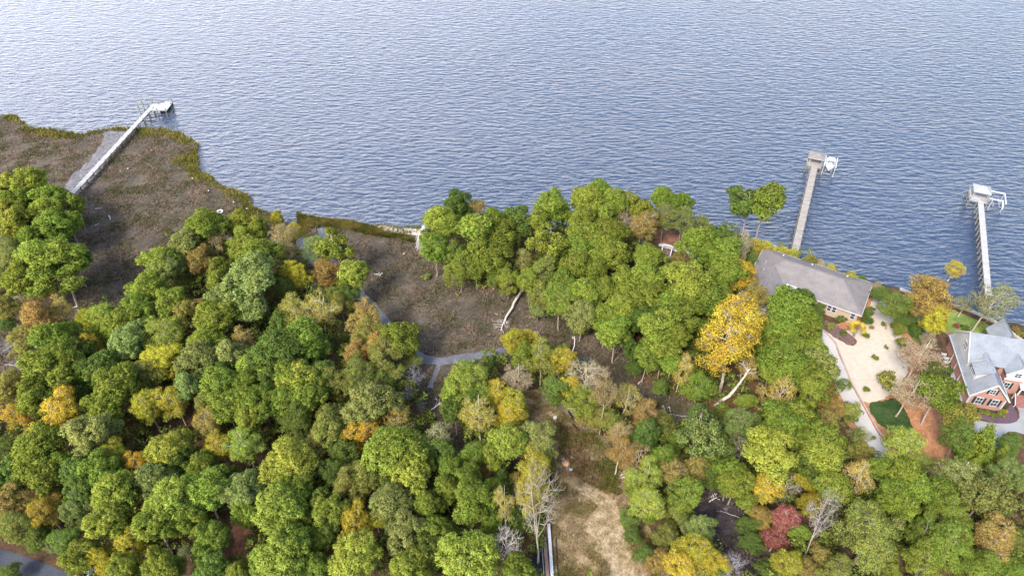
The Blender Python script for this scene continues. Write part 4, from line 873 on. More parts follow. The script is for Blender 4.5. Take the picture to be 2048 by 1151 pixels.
# boat lifts
def lift(a, b, al0, al1, c0, c1, label, beams):
    Pw, d, s = world_P(a, b); t = empty("boat_lift", Pw((al0 + al1) / 2, (c0 + c1) / 2, 0)); o = t.location
    tag(t, label, "boat lift")
    def P(al, ac, z): q = Pw(al, ac, z); return (q[0] - o.x, q[1] - o.y, z)
    for al in (al0, al1):
        for ac in (c0, c1):
            q = MB(); q.tube([P(al, ac, -2), P(al, ac, 3.1)], [.14, .12], 8); q.build("pile", DECKW, t)
    for x, y in beams:
        q = MB(); q.beam(P(x[0], x[1], x[2]), P(y[0], y[1], y[2]), .22, .22); q.build("lift_beam", WHITE, t)
    q = MB()
    for ac in (c0 + .7, c1 - .7): q.beam(P(al0, ac, 1.35), P(al1, ac, 1.35), .15, .25)
    q.build("cradle", METAL, t)
    return P
lift(p2a, p2b, .2, 4.4, 2.1, 4.9, "boat lift frame holding the white boat", [((-.2, 4.9, 3.1), (4.8, 4.9, 3.1)), ((-.2, 2.1, 3.1), (4.8, 2.1, 3.1))])
lift(p3a, p3b, .4, 4.2, 2.2, 4.9, "empty white boat lift frame beside the pale roofed shelter", [((-.6, 4.9, 3.1), (4.4, 4.9, 3.1)), ((4.2, 1.8, 3.1), (4.2, 4.9, 3.1)), ((.8, 1.6, 2.9), (.8, 4.4, 2.9)), ((-1.8, 4.4, 2.2), (.8, 4.4, 3.0))])
# white boat: pointed bow towards the shore
Pw, dd, ss = world_P(p2a, p2b); bc = Pw(2.0, 3.5, 1.7); ang = math.atan2(-dd.y, -dd.x)
bt = empty("motor_boat", bc, ang); tag(bt, "small white motor boat raised on the lift, bow towards the shore", "boat")
hull = MB(); secs = [(-2.8, .95, 0.0), (-1.2, 1.1, 0.0), (.6, 1.08, .0), (1.8, .8, .05), (2.6, .35, .2), (3.0, .03, .35)]
V = []; 
for x, hw, kz in secs: V += [(x, -hw, 1.0), (x, -hw * .8, .35 + kz), (x, 0, 0 + kz), (x, hw * .8, .35 + kz), (x, hw, 1.0)]
F = []
for i in range(len(secs) - 1):
    for j in range(4): F.append((i * 5 + j, i * 5 + j + 1, (i + 1) * 5 + j + 1, (i + 1) * 5 + j))
F.append((0, 1, 2, 3, 4)); hull.add(V, F); hull.build("hull", WHITE, bt)
m = MB(); m.prism([(-2.6, -.85), (-2.6, .85), (1.0, .88), (1.0, -.88)], .45, .55); m.build("cockpit_floor", mat("pale_grey_floor", (.55, .56, .58), .6, .05, 3), bt)
m = MB(); m.prism([(1.0, -.95), (1.0, .95), (1.8, .76), (2.6, .32), (2.9, 0), (2.6, -.32), (1.8, -.76)], .92, 1.02); m.build("foredeck", WHITE, bt)
m = MB()
for sgn in (-1, 1):
    for (x0, h0), (x1, h1) in zip([(q[0], q[1]) for q in secs[:-1]], [(q[0], q[1]) for q in secs[1:]]): m.beam((x0, sgn * h0, 1.02), (x1, sgn * h1, 1.02), .16, .1)
m.build("gunwale", WHITE, bt)
m = MB(); m.box((-.3, 0, .95), (.8, .7, .8)); m.build("console", WHITE, bt, .05)
m = MB(); m.box((-.3, 0, 2.15), (1.9, 1.6, .07)); m.build("canopy", WHITE, bt, .02)
m = MB()
for x in (-1.0, .4):
    for y in (-.7, .7): m.tube([(x, y, .9), (x, y, 2.12)], [.03, .03], 6)
m.build("canopy_frame", METAL, bt)
m = MB(); m.box((-3.05, 0, 1.1), (.45, .4, .6)); m.box((-3.1, 0, .5), (.2, .15, .8)); m.build("outboard_motor", mat("dark_motor", (.1, .1, .12), .4), bt, .04)
m = MB(); m.box((-1.4, 0, .8), (.6, 1.0, .5)); m.build("seat", WHITE, bt, .05)

# ------------------------------------------------------------------ house with the grey brown roof
def frame(O, u, v):
    return lambda a, b, z: (O[0] + a * u[0] + b * v[0], O[1] + a * u[1] + b * v[1], z)
hA = (55.2, 119.8); hu = (.852, -.523); hv = (-.523, -.852)
h1 = empty("grey_roofed_house", (hA[0], hA[1], 0)); tag(h1, "long cream house with a grey brown hip roof on the river bank", "house")
Q = frame((0, 0), hu, hv); EZ, K_ = 4.1, .50
LX, WY, WX, WE = 22.6, 11.3, 7.9, 19.5
def rz(t): return EZ + K_ * t
m = MB(); r1 = WY / 2; wr = WX / 2
RL, RR = Q(r1, r1, rz(r1)), Q(LX - r1, r1, rz(r1)); KK = Q(wr, WY - wr, rz(wr)); WRE = Q(wr, WE - wr, rz(wr))
m.quad(Q(0, 0, EZ), RL, RR, Q(LX, 0, EZ)); m.build("back_roof_slope", SHINGLE, h1)
m = MB(); m.quad(Q(LX, 0, EZ), RR, Q(LX, WY, EZ)); m.build("right_hip", SHINGLE, h1)
m = MB(); m.quad(RL, KK, Q(WX, WY, EZ), Q(LX, WY, EZ), RR); m.build("front_roof_slope", SHINGLE, h1)
m = MB(); m.quad(Q(0, 0, EZ), Q(0, WE, EZ), WRE, KK, RL); m.build("left_roof_slope", SHINGLE, h1)
m = MB(); m.quad(KK, WRE, Q(WX, WE, EZ), Q(WX, WY, EZ)); m.build("wing_right_slope", SHINGLE, h1)
m = MB(); m.quad(Q(0, WE, EZ), Q(WX, WE, EZ), WRE); m.build("wing_hip", SHINGLE, h1)
CAP = mat("ridge_cap_shingle", (.17, .15, .145), .95, .1, 5)
m = MB()
for a, b_ in ((RL, RR), (RL, Q(0, 0, EZ)), (RR, Q(LX, 0, EZ)), (RR, Q(LX, WY, EZ)), (RL, KK), (KK, WRE), (WRE, Q(0, WE, EZ)), (WRE, Q(WX, WE, EZ))):
    m.beam((a[0], a[1], a[2] + .02), (b_[0], b_[1], b_[2] + .02), .26, .07)
m.build("ridge_caps", CAP, h1)
m = MB(); off = .02
loop = [(0, 0), (LX, 0), (LX, WY), (WX, WY), (WX, WE), (0, WE)]
for i in range(6):
    a, b_ = loop[i], loop[(i + 1) % 6]; m.beam(Q(a[0], a[1], EZ - .1), Q(b_[0], b_[1], EZ - .1), .14, .2)
m.build("white_gutter", WHITE, h1)
m = MB(); ins = .55; wl = [(ins, ins), (LX - ins, ins), (LX - ins, WY - ins), (WX - ins, WY - ins), (WX - ins, WE - ins), (ins, WE - ins)]
m.prism([Q(a, b_, 0) for a, b_ in wl], .6, EZ - .22); m.build("wall", CREAM, h1)
m = MB(); m.prism([Q(a, b_, 0) for a, b_ in loop], EZ - .22, EZ - .18); m.build("soffit", WHITE, h1)
def window(par, Qf, a, b, z, w, h, along=True, shutters=False, panes=2, parent_obj=None, fm=None):
    """window in a wall facing +v (along=True) or facing -u (along=False)"""
    f = MB(); g = MB(); mu = MB()
    if along: P = lambda s, o, zz: Qf(a + s, b + o, zz)
    else: P = lambda s, o, zz: Qf(a - o, b + s, zz)
    for s0, s1, z0, z1 in ((-w / 2 - .1, -w / 2, z - h / 2 - .1, z + h / 2 + .1), (w / 2, w / 2 + .1, z - h / 2 - .1, z + h / 2 + .1), (-w / 2, w / 2, z + h / 2, z + h / 2 + .1), (-w / 2, w / 2, z - h / 2 - .1, z - h / 2)):
        V = [P(s, o, zz) for o in (0, .09) for s, zz in ((s0, z0), (s1, z0), (s1, z1), (s0, z1))]
        f.add(V, [(0, 1, 2, 3), (4, 5, 6, 7), (0, 1, 5, 4), (1, 2, 6, 5), (2, 3, 7, 6), (3, 0, 4, 7)])
    fo = f.build("window", fm or WHITE, par)
    V = [P(s, .03, zz) for s, zz in ((-w / 2, z - h / 2), (w / 2, z - h / 2), (w / 2, z + h / 2), (-w / 2, z + h / 2))]
    g.add(V, [(0, 1, 2, 3)]); g.build("pane", GLASS, fo)
    mu.beam(P(-w / 2, .06, z), P(w / 2, .06, z), .05, .06)
    for q in range(1, panes): mu.beam(P(-w / 2 + w * q / panes, .06, z - h / 2), P(-w / 2 + w * q / panes, .06, z + h / 2), .05, .05)
    mu.build("muntins", WHITE, fo)
    if shutters:
        for sg in (-1, 1):
            sh = MB(); s0 = sg * (w / 2 + .12); s1 = sg * (w / 2 + .12 + w * .42); s0, s1 = min(s0, s1), max(s0, s1)
            V = [P(s, o, zz) for o in (0.005, .07) for s, zz in ((s0, z - h / 2 - .08), (s1, z - h / 2 - .08), (s1, z + h / 2 + .08), (s0, z + h / 2 + .08))]
            sh.add(V, [(0, 1, 2, 3), (4, 5, 6, 7), (0, 1, 5, 4), (1, 2, 6, 5), (2, 3, 7, 6), (3, 0, 4, 7)]); sh.build("shutter", GREENSH, par)
for a in (16.7, 17.65, 21.2, 11.3, 12.15): window(h1, Q, a, WY - ins, 2.85, .62 if a < 20 else .7, 1.35, panes=1)
m = MB(); m.prism([Q(a, b_, 0) for a, b_ in ((7.6, WY - .6), (9.9, WY - .6), (9.9, WY + 2.0), (7.6, WY + 2.0))], 5.0, 5.14); m.build("porch_roof", WHITE, h1)
m = MB(); m.prism([Q(a, b_, 0) for a, b_ in ((7.8, WY - .3), (9.7, WY - .3), (9.7, WY + 1.7), (7.8, WY + 1.7))], .9, 5.0); m.build("porch", mat("porch_brick", (.45, .25, .18), .9, .15, 3), h1)
for a, b_, z in ((2.0, 6.4, 5.2), (2.3, 9.2, 5.35)):
    m = MB(); p = Q(a, b_, z); m.tube([(p[0], p[1], z - .3), (p[0], p[1], z + .5)], [.07, .07], 8); m.build("vent_pipe", WHITE, h1)
for a, b_ in ((10.5, 1.9), (17.6, 1.9), (4.5, 2.2)):
    m = MB(); p = Q(a, b_, 0); m.box((p[0], p[1], rz(b_) + .08), (.3, .3, .2), u=hu, v=hv); m.build("roof_vent", WHITE, h1, .02)
# rear deck with a white railing
rd = empty("rear_deck", (0, 0, 0)); R2 = frame(hA, hu, hv)
rd.location = R2(0, 0, 0); tag(rd, "raised deck with white railing at the river side of the grey roofed house", "deck")
m = MB(); m.prism([Q(a, b_, 0) for a, b_ in ((-.1, -.1), (-.1, -3.2), (1.7, -3.6), (4.6, -1.6), (8.8, -1.5), (8.8, -.1))], 1.6, 1.75); m.build("deck_boards", DECK, rd)
pts = [(-.1, -.4), (-.1, -3.2), (1.7, -3.6), (4.6, -1.6), (8.8, -1.5)]
m = MB()
for i in range(len(pts) - 1):
    for zz in (1.95, 2.75): m.beam(Q(pts[i][0], pts[i][1], zz), Q(pts[i + 1][0], pts[i + 1][1], zz), .14, .09)
m.beam(Q(1.3, -.5, 2.75), Q(1.3, -2.6, 2.75), .12, .09); m.beam(Q(1.3, -2.6, 2.75), Q(4.2, -1.2, 2.75), .12, .09)
m.build("railing", WHITE, rd)
for a, b_ in pts:
    m = MB(); p = Q(a, b_, 0); m.beam((p[0], p[1], .3), (p[0], p[1], 2.85), .12, .12); m.build("post", WHITE, rd)

# ------------------------------------------------------------------ brick house
bO = (83.7, 93.3); ba = (-.225, -.974); bcx = (.974, -.225)
h2 = empty("brick_house", (bO[0], bO[1], 0)); tag(h2, "red brick house with pale grey roof, dormers and white trim", "house")
Z = frame((0, 0), bcx, ba)      # Z(c, a, z): c across to the right, a towards the camera
m = MB(); m.prism([Z(.3, .3, 0), Z(5.9, .3, 0), Z(5.9, 14.8, 0), Z(.3, 14.8, 0)], .6, 3.9)
m.prism([Z(5.9, 1.0, 0), Z(19, 1.0, 0), Z(19, 8.4, 0), Z(5.9, 8.4, 0)], .6, 6.2); m.build("brick_wall", BRICK, h2)
m = MB(); m.add([Z(.3, 14.8, 3.9), Z(5.9, 14.8, 3.9), Z(3.1, 14.8, 7.15), Z(.3, 14.55, 3.9), Z(5.9, 14.55, 3.9), Z(3.1, 14.55, 7.15)], [(0, 1, 2), (3, 4, 5), (0, 1, 4, 3), (1, 2, 5, 4), (2, 0, 3, 5)]); m.build("gable_brickwork", BRICK, h2)
def slab(name, P, th, mm, par):
    n = len(P); m = MB(); m.add(list(P) + [(p[0], p[1], p[2] - th) for p in P], [tuple(range(n)), tuple(range(n, 2 * n))[::-1]] + [(i, (i + 1) % n, n + (i + 1) % n, n + i) for i in range(n)])
    return m.build(name, mm, par)
slab("garage_left_slope", [Z(-.1, 0, 3.95), Z(-.1, 15.2, 3.95), Z(3.1, 15.2, 7.5), Z(3.1, 7.2, 7.5), Z(.5, 7.2, 4.6), Z(.5, 0, 4.6)], .12, SHINGLEB, h2)
slab("garage_right_slope", [Z(3.1, 7.2, 7.52), Z(3.1, 15.2, 7.52), Z(6.3, 15.2, 3.95), Z(6.3, 7.2, 3.95)], .12, SHINGLEB, h2)
slab("main_front_slope", [Z(.35, 4.5, 9.3), Z(20, 4.5, 9.3), Z(20, 8.9, 5.9), Z(.35, 8.9, 5.9)], .12, SHINGLEB, h2)
slab("main_back_slope", [Z(.35, 0, 5.2), Z(20, 0, 5.2), Z(20, 4.5, 9.3), Z(.35, 4.5, 9.3)], .12, SHINGLEB, h2)
m = MB(); m.add([Z(.55, .2, 4.3), Z(.55, 8.6, 4.3), Z(.55, 8.6, 6.0), Z(.55, 4.5, 9.15), Z(.55, .2, 5.2)], [(0, 1, 2, 3, 4)])
SIDING = mat("white_siding", (.40, .39, .37), .7, .05, 2); m.build("gable_siding", SIDING, h2)
m = MB(); m.beam(Z(.3, 4.5, 9.28), Z(.3, 8.95, 5.85), .12, .25); m.beam(Z(.3, 4.5, 9.28), Z(.3, 0, 5.15), .12, .25); m.build("gable_trim", WHITE, h2)
m = MB(); m.beam(Z(-.15, 15.25, 3.9), Z(3.1, 15.25, 7.5), .14, .24); m.beam(Z(3.1, 15.25, 7.5), Z(6.35, 15.25, 3.9), .14, .24)
m.beam(Z(-.15, 0, 3.85), Z(-.15, 15.2, 3.85), .12, .2); m.beam(Z(6.35, 9, 3.85), Z(6.35, 15.2, 3.85), .12, .2); m.build("eave_trim", WHITE, h2)
m = MB()
for a, b_ in ((.3, 14.8), (5.9, 14.8)): m.beam(Z(a, b_, .7), Z(a, b_, 3.8), .22, .22)
m.build("corner_board", WHITE, h2)
m = MB(); m.add([Z(.5, 8.6, 4.6), Z(.5, 8.6, 6.0), Z(2.6, 8.6, 6.9)], [(0, 1, 2)]); m.build("cheek_wall", SIDING, h2)
window(h2, Z, .55, 5.0, 6.4, 1.4, 1.3, along=False, panes=3)
# shed dormer on the garage slope
dz = empty("dormer", (0, 0, 0)); 
m = MB(); m.add([Z(.75, 9.7, 4.85), Z(.75, 12.1, 4.85), Z(.75, 12.1, 6.35), Z(.75, 9.7, 6.35), Z(3.1, 12.1, 7.4), Z(3.1, 9.7, 7.4)], [(0, 1, 2, 3), (1, 4, 2), (0, 5, 3)]); do = m.build("dormer", SIDING, h2); bpy.data.objects.remove(dz)
slab("dormer_roof", [Z(.55, 9.5, 6.38), Z(.55, 12.3, 6.38), Z(3.4, 12.3, 7.62), Z(3.4, 9.5, 7.62)], .1, SHINGLEB, do)
window(do, Z, .75, 10.9, 5.7, 1.5, .8, along=False, panes=3)
window(h2, Z, 1.95, 14.8, 2.75, .95, 1.5, shutters=True); window(h2, Z, 4.45, 14.8, 2.75, .95, 1.5, shutters=True); window(h2, Z, 3.15, 14.8, 5.35, .8, 1.05, shutters=True)
# white front gable over the entry
m = MB(); m.add([Z(6.6, 10.2, 4.7), Z(9.9, 10.2, 4.7), Z(9.9, 10.2, 6.0), Z(8.3, 10.2, 7.6), Z(6.6, 10.2, 6.0)], [(0, 1, 2, 3, 4)]); m.build("entry_gable", SIDING, h2)
slab("entry_left_slope", [Z(6.3, 6.5, 5.8), Z(6.3, 10.5, 5.8), Z(8.3, 10.5, 7.8), Z(8.3, 6.5, 7.8)], .14, SHINGLEB, h2)
slab("entry_right_slope", [Z(8.3, 6.5, 7.8), Z(8.3, 10.5, 7.8), Z(10.3, 10.5, 5.8), Z(10.3, 6.5, 5.8)], .14, SHINGLEB, h2)
m = MB(); m.beam(Z(6.2, 10.55, 5.75), Z(8.3, 10.55, 7.85), .12, .25); m.beam(Z(8.3, 10.55, 7.85), Z(10.4, 10.55, 5.75), .12, .25); m.beam(Z(6.4, 10.3, 4.65), Z(10.1, 10.3, 4.65), .14, .25); m.build("entry_trim", WHITE, h2)
window(h2, Z, 8.2, 10.2, 5.8, 1.0, .9)
m = MB(); m.prism([Z(6.7, 8.4, 0), Z(9.8, 8.4, 0), Z(9.8, 10.0, 0), Z(6.7, 10.0, 0)], .6, 4.6); m.build("entry_wall", BRICK, h2)
window(h2, Z, 7.6, 10.0, 2.8, .9, 1.4, shutters=True)
slab("porch_roof", [Z(9.4, 8.2, 4.1), Z(14, 8.2, 4.1), Z(14, 11.2, 3.5), Z(9.4, 11.2, 3.5)], .2, WHITE, h2)
for c_ in (9.6, 11.6, 13.6):
    m = MB(); p = Z(c_, 11.0, 0); m.tube([(p[0], p[1], .9), (p[0], p[1], 3.3)], [.16, .14], 10); m.build("porch_column", WHITE, h2)
m = MB(); 
for i in range(6): m.prism([Z(9.2, 11.0 + i * .35, 0), Z(14.5, 11.0 + i * .35, 0), Z(14.5, 11.4 + i * .35, 0), Z(9.2, 11.4 + i * .35, 0)], .5, 1.9 - i * .17)
m.build("entry_steps", PAVER, h2)
m = MB(); m.beam(Z(9.0, 11.2, 2.3), Z(8.8, 13.2, 1.5), .12, .12); m.beam(Z(9.0, 11.2, .9), Z(9.0, 11.2, 2.4), .12, .12); m.beam(Z(8.8, 13.2, .9), Z(8.8, 13.2, 1.6), .12, .12); m.build("step_railing", WHITE, h2)
# small gabled roof behind
slab("rear_left_slope", [Z(6.9, -3.2, 4.2), Z(6.9, .5, 4.2), Z(9.6, .5, 6.2), Z(9.6, -4.6, 6.2)], .12, SHINGLEB, h2)
slab("rear_right_slope", [Z(9.6, -4.6, 6.2), Z(9.6, .5, 6.2), Z(11.6, .5, 4.2), Z(11.6, -3.2, 4.2)], .12, SHINGLEB, h2)
m = MB(); m.prism([Z(7.3, -2.8, 0), Z(11.3, -2.8, 0), Z(11.3, .6, 0), Z(7.3, .6, 0)], .6, 4.1); m.build("sunroom_wall", WHITE, h2)
m = MB(); p = Z(6.2, 12.6, 0)
for a_ in (1.2, 3.6, 6.4, 9.0):
    for c_ in (-.02,): m.beam(Z(c_ + .1, a_ + 3, .95), Z(c_ + .1, a_ + 3, 3.8), .12, .12)
m.build("downspout", WHITE, h2)

def loc_child(e, mb_list):
    pass
# things around the two houses
def simple(name, loc, label, cat, group=None): return tag(empty(name, loc), label, cat, group)
for i, (c_, a_, lab) in enumerate(((-.9, 3.0, "upper of the white garden chairs on the brick patio"), (-.7, 4.0, "middle white garden chair on the brick patio"), (-.9, 5.1, "lower white garden chair on the brick patio"))):
    p = frame(bO, bcx, ba)(c_, a_, .94); e = simple("garden_chair", p, lab, "chair", "white garden chairs on the patio"); e.rotation_euler.z = 1.2 + i * .3; e.scale = (1.3, 1.3, 1.2)
    m = MB(); m.box((0, 0, .42), (.55, .52, .06)); m.build("seat", WHITE, e, .02); m = MB(); m.beam((-.27, 0, .42), (-.36, 0, .95), .52, .05); m.build("backrest", WHITE, e)
    for x in (-.24, .24):
        for y in (-.22, .22): m = MB(); m.beam((x, y, 0), (x, y, .4), .05, .05); m.build("leg", WHITE, e)
    for y in (-.29, .29): m = MB(); m.beam((-.28, y, .62), (.24, y, .6), .06, .04); m.build("armrest", WHITE, e)
sh = simple("garden_shed", G(1851, 664, .9), "small shed with a pale blue grey roof beside a dark round hedge", "shed"); sh.rotation_euler.z = -.1
m = MB(); m.box((0, 0, .95), (2.0, 1.8, 1.9)); m.build("wall", mat("blue_grey_boards", (.25, .33, .42), .8, .1, 3), sh)
m = MB(); m.add([(-1.25, -1.15, 1.9), (1.25, -1.15, 1.9), (1.25, 1.15, 2.35), (-1.25, 1.15, 2.35), (-1.25, -1.15, 1.98), (1.25, -1.15, 1.98), (1.25, 1.15, 2.43), (-1.25, 1.15, 2.43)], [(0, 1, 2, 3), (4, 5, 6, 7), (0, 1, 5, 4), (1, 2, 6, 5), (2, 3, 7, 6), (3, 0, 4, 7)]); m.build("roof", mat("blue_grey_roofing", (.45, .49, .54), .6, .05, 2), sh)
m = MB(); m.box((0, -.92, .85), (.8, .05, 1.6)); dr = m.build("door", WHITE, sh); m = MB(); m.box((.28, -.96, .85), (.06, .06, .12)); m.build("handle", METAL, dr)
sw = MB(); P = [G(x, y, 1.2) for x, y in ((1800, 577), (1820, 584), (1875, 600), (1940, 620), (1986, 640), (2003, 650), (2048, 682), (2090, 712))]
for i in range(len(P) - 1): sw.beam((P[i][0], P[i][1], .7), (P[i + 1][0], P[i + 1][1], .7), .42, 1.3)
tag(sw.build("seawall", CONC), "low white concrete seawall along the green river lawn", "wall")
gf = simple("garden_fence", G(1332, 503, .9), "white rectangular frame fence around a small dark garden bed", "garden fence")
c4 = [G(1326.5, 489, 2.0), G(1345, 493, 2.0), G(1339, 517, 2.0), G(1320, 515, 2.0)]; o = gf.location
m = MB()
for i, j in ((0, 1), (1, 2), (3, 0)):
    a, b_ = c4[i], c4[j]; m.beam((a[0] - o.x, a[1] - o.y, 1.0), (b_[0] - o.x, b_[1] - o.y, 1.0), .26, .12); m.beam((a[0] - o.x, a[1] - o.y, .4), (b_[0] - o.x, b_[1] - o.y, .4), .1, .1)
m.build("rail", WHITE, gf)
for a in c4: m = MB(); m.beam((a[0] - o.x, a[1] - o.y, -.2), (a[0] - o.x, a[1] - o.y, 1.15), .2, .2); m.build("post", WHITE, gf)
m = MB(); m.prism([(a[0] - o.x, a[1] - o.y) for a in c4], -.1, .1); m.build("soil_bed", MULCH, gf)
# blue grey roof half hidden by the pines
e = simple("garden_pavilion", G(1397, 522, .9), "pale blue grey roof glimpsed between the pines above the grey roofed house", "shed"); e.rotation_euler.z = .3
m = MB(); m.add([(-3, -2.2, 2.6), (3, -2.2, 2.6), (3, 2.2, 2.6), (-3, 2.2, 2.6), (-1, 0, 3.8), (1, 0, 3.8)], [(0, 1, 5, 4), (1, 2, 5), (2, 3, 4, 5), (3, 0, 4), (3, 2, 1, 0)]); m.build("roof", mat("pale_blue_roof", (.38, .44, .55), .7, .08, 2), e)
for x in (-2.6, 2.6):
    for y in (-1.8, 1.8): m = MB(); m.beam((x, y, -.1), (x, y, 2.6), .18, .18); m.build("post", WHITE, e)

# ------------------------------------------------------------------ clearing: timber wall, silt fences, debris
t = simple("timber_wall", G(1097, 1100, .9), "long white topped timber wall with a narrow brown strip at the bottom edge", "retaining wall"); o = t.location
def strip_px(name, pts, wd, z0, z1, mm, par, o):
    m = MB(); P = [G(x, y, z1) for x, y in pts]
    for i in range(len(P) - 1): m.beam((P[i][0] - o.x, P[i][1] - o.y, (z0 + z1) / 2 - o.z), (P[i + 1][0] - o.x, P[i + 1][1] - o.y, (z0 + z1) / 2 - o.z), wd, z1 - z0)
    return m.build(name, mm, par)
strip_px("white_cap", [(1097.3, 1046), (1101, 1100), (1105, 1160), (1109, 1200)], .44, .7, 1.65, mat("weathered_white_board", (.50, .49, .48), .8, .12, 1.2), t, o)
strip_px("brown_plank", [(1089, 1072), (1093, 1120), (1096, 1160), (1099, 1200)], .50, .7, 1.35, mat("red_brown_plank", (.26, .17, .14), .9, .2, 2), t, o)
strip_px("thin_edge_board", [(1083, 1075), (1086, 1120), (1089, 1160), (1091, 1200)], .09, .7, 1.5, DECKW, t, o)
def silt(name, pts, h, lab, wd=.05):
    P = [G(x, y, .9) for x, y in pts]; e = simple(name, P[0], lab, "fence", "black silt fences"); o = e.location; m = MB()
    for i in range(len(P) - 1): m.beam((P[i][0] - o.x, P[i][1] - o.y, h / 2), (P[i + 1][0] - o.x, P[i + 1][1] - o.y, h / 2), wd, h)
    m.build("fabric", BLACK, e)
    for p in P[::2]: m = MB(); m.beam((p[0] - o.x, p[1] - o.y, -.2), (p[0] - o.x, p[1] - o.y, h + .15), .05, .05); m.build("stake", DECK, e)
silt("silt_fence", [(1127, 816), (1134, 821), (1140, 829), (1144, 836), (1143, 843)], .55, "curved black silt fence near the top of the clearing")
silt("silt_fence", [(1145, 848), (1153, 856), (1160, 864), (1168, 871)], .35, "straight low black silt fence just below the curved one")
silt("silt_fence", [(1111, 1078), (1113, 1100), (1114, 1130), (1116, 1160)], .45, "short black silt fence right of the white timber wall")
silt("silt_fence", [(1226, 968), (1230, 980), (1229, 990), (1226, 1000)], .35, "dark fence scrap at the right edge of the clearing")
tl = MB(); P = [G(x, y, .95) for x, y in ((1070, 1070), (1080, 1066), (1088, 1110), (1092, 1180), (1066, 1180), (1064, 1130))]; tl.prism([(p[0], p[1]) for p in P], .90, .97)  # thin flat black strip just above the ground
tag(tl.build("black_strip", BLACK), "flat black strip on the ground left of the white timber wall", "ground_strip")
e = simple("bucket", G(1110, 838, .9), "white bucket alone in the weeds below the curved black fence", "bucket")
m = MB(); m.tube([(0, 0, 0), (0, 0, .55)], [.26, .32], 12); m.build("pail", WHITE, e); m = MB(); m.tube([(0, 0, .54), (0, 0, .58)], [.33, .33], 12); m.build("rim", WHITE, e)
TAN = mat("tan_plywood", (.50, .34, .22), .9, .15, 3); BLU = mat("blue_grey_sheet", (.25, .32, .42), .6, .2, 3); ORA = mat("orange_sand_heap", (.52, .30, .14), .95, .2, 3)
def slabthing(name, px, py, sz, rzv, tilt, mm, lab, cat):
    m = MB(); m.box((0, 0, sz[2] / 2), sz); o_ = m.build(name, mm, None, min(sz) * .2); o_.location = G(px, py, .92); o_.rotation_euler = (tilt, 0, rzv); return tag(o_, lab, cat, "debris in the clearing")
slabthing("plywood_board", 1130, 910, (1.0, .55, .05), .5, .15, TAN, "tan board at the top of the debris pile", "board")
slabthing("plywood_board", 1127, 921, (.45, .9, .06), .2, .1, BLU, "blue grey board in the middle of the debris pile", "board")
slabthing("concrete_block", 1143, 915, (.4, .3, .25), .4, 0, WHITE, "white block right of the tan board", "block")
slabthing("concrete_block", 1142, 939, (.5, .35, .3), .1, 0, WHITE, "white block on the blue sheet below the debris pile", "block")
slabthing("plastic_sheet", 1140, 935, (1.4, .5, .06), .05, .05, BLU, "crumpled blue sheet below the debris pile", "sheet")
def mound(name, px, py, r, h, mm, lab, cat):
    rr = random.Random(px); V = [(0, 0, h)]; F = []; n = 16
    for k in range(1, 5):
        for j in range(n):
            a = 2 * math.pi * j / n; q = r * k / 4 * rr.uniform(.85, 1.15); V.append((q * math.cos(a), q * math.sin(a), h * (1 - (k / 4) ** 1.4) * rr.uniform(.8, 1.1) - (.1 if k == 4 else 0)))
    for j in range(n): F.append((0, 1 + j, 1 + (j + 1) % n))
    for k in range(3):
        for j in range(n): F.append((1 + k * n + j, 1 + (k + 1) * n + j, 1 + (k + 1) * n + (j + 1) % n, 1 + k * n + (j + 1) % n))
    m = MB(); m.add(V, F); o_ = m.build(name, mm, None, 0, True); o_.location = G(px, py, .91); return tag(o_, lab, cat)
mound("sand_heap", 1132, 926, .75, .45, ORA, "small orange brown sand heap in the debris pile", "sand heap")

# ------------------------------------------------------------------ fallen trees, snags, driftwood
def log_tree(name, pts, z, r0, r1, lab, cat="fallen tree", nbr=8, blen=1.6, col=(.52, .45, .38), seed=1, brange=(.45, 1.0), group="fallen dead trees", stand=None, bz=.5):
    r = np.random.default_rng(seed); P = [G(px, py, zz) for (px, py), zz in zip(pts, z)]
    e = simple(name, (P[0][0], P[0][1], 0), lab, cat, group); o = np.array([P[0][0], P[0][1], 0]); P = np.array([p - o for p in P])
    k = 12; s = np.linspace(0, 1, k); q = np.linspace(0, 1, len(P)); PP = np.stack([np.interp(s, q, P[:, i]) for i in range(3)], 1); PP[1:-1] += r.normal(0, .05, (k - 2, 3))
    A_ = Acc(); A_.tube(PP, np.linspace(r0, r1, k), 8); t_ = link("trunk", A_.mesh(name + "_trunk", BARK), None, e); t_.color = (*col, 1)
    if nbr:
        A_ = Acc(); ax = PP[-1] - PP[0]; L = np.linalg.norm(ax); ax /= L
        for i in range(nbr):
            f = r.uniform(*brange); a = np.array([np.interp(f, s, PP[:, c]) for c in range(3)]); d = r.normal(size=3); d -= ax * (d @ ax); d /= np.linalg.norm(d); d = d + ax * r.uniform(.3, 1.1); d[2] = abs(d[2]) * bz + .05; d /= np.linalg.norm(d)
            l = blen * r.uniform(.4, 1.2); m1 = a + d * l * .5 + r.normal(0, .1, 3); b_ = a + d * l + r.normal(0, .15, 3); w = max(r1 * .55, r0 * (1 - f) * .4); A_.tube([a, m1, b_], [w * .8, w * .5, .02], 5)
            for _ in range(3):
                d2 = d + r.normal(0, .6, 3); d2 /= np.linalg.norm(d2); A_.tube([m1, m1 + d2 * l * .3, m1 + d2 * l * .55 + r.normal(0, .05, 3)], [w * .3, .02, .01], 4)
        b_ = link("branches", A_.mesh(name + "_branches", BARK), None, e); b_.color = (*col, 1)
    return e
log_tree("fallen_tree", [(1048, 571), (1030, 603), (1013, 632), (1007, 645), (1002, 661)], [.9, 1.3, 1.0, .8, .5], .34, .10, "long bleached fallen trunk lying across the brown marsh", nbr=14, blen=2.6, col=(.48, .42, .36), seed=3, brange=(.55, 1))
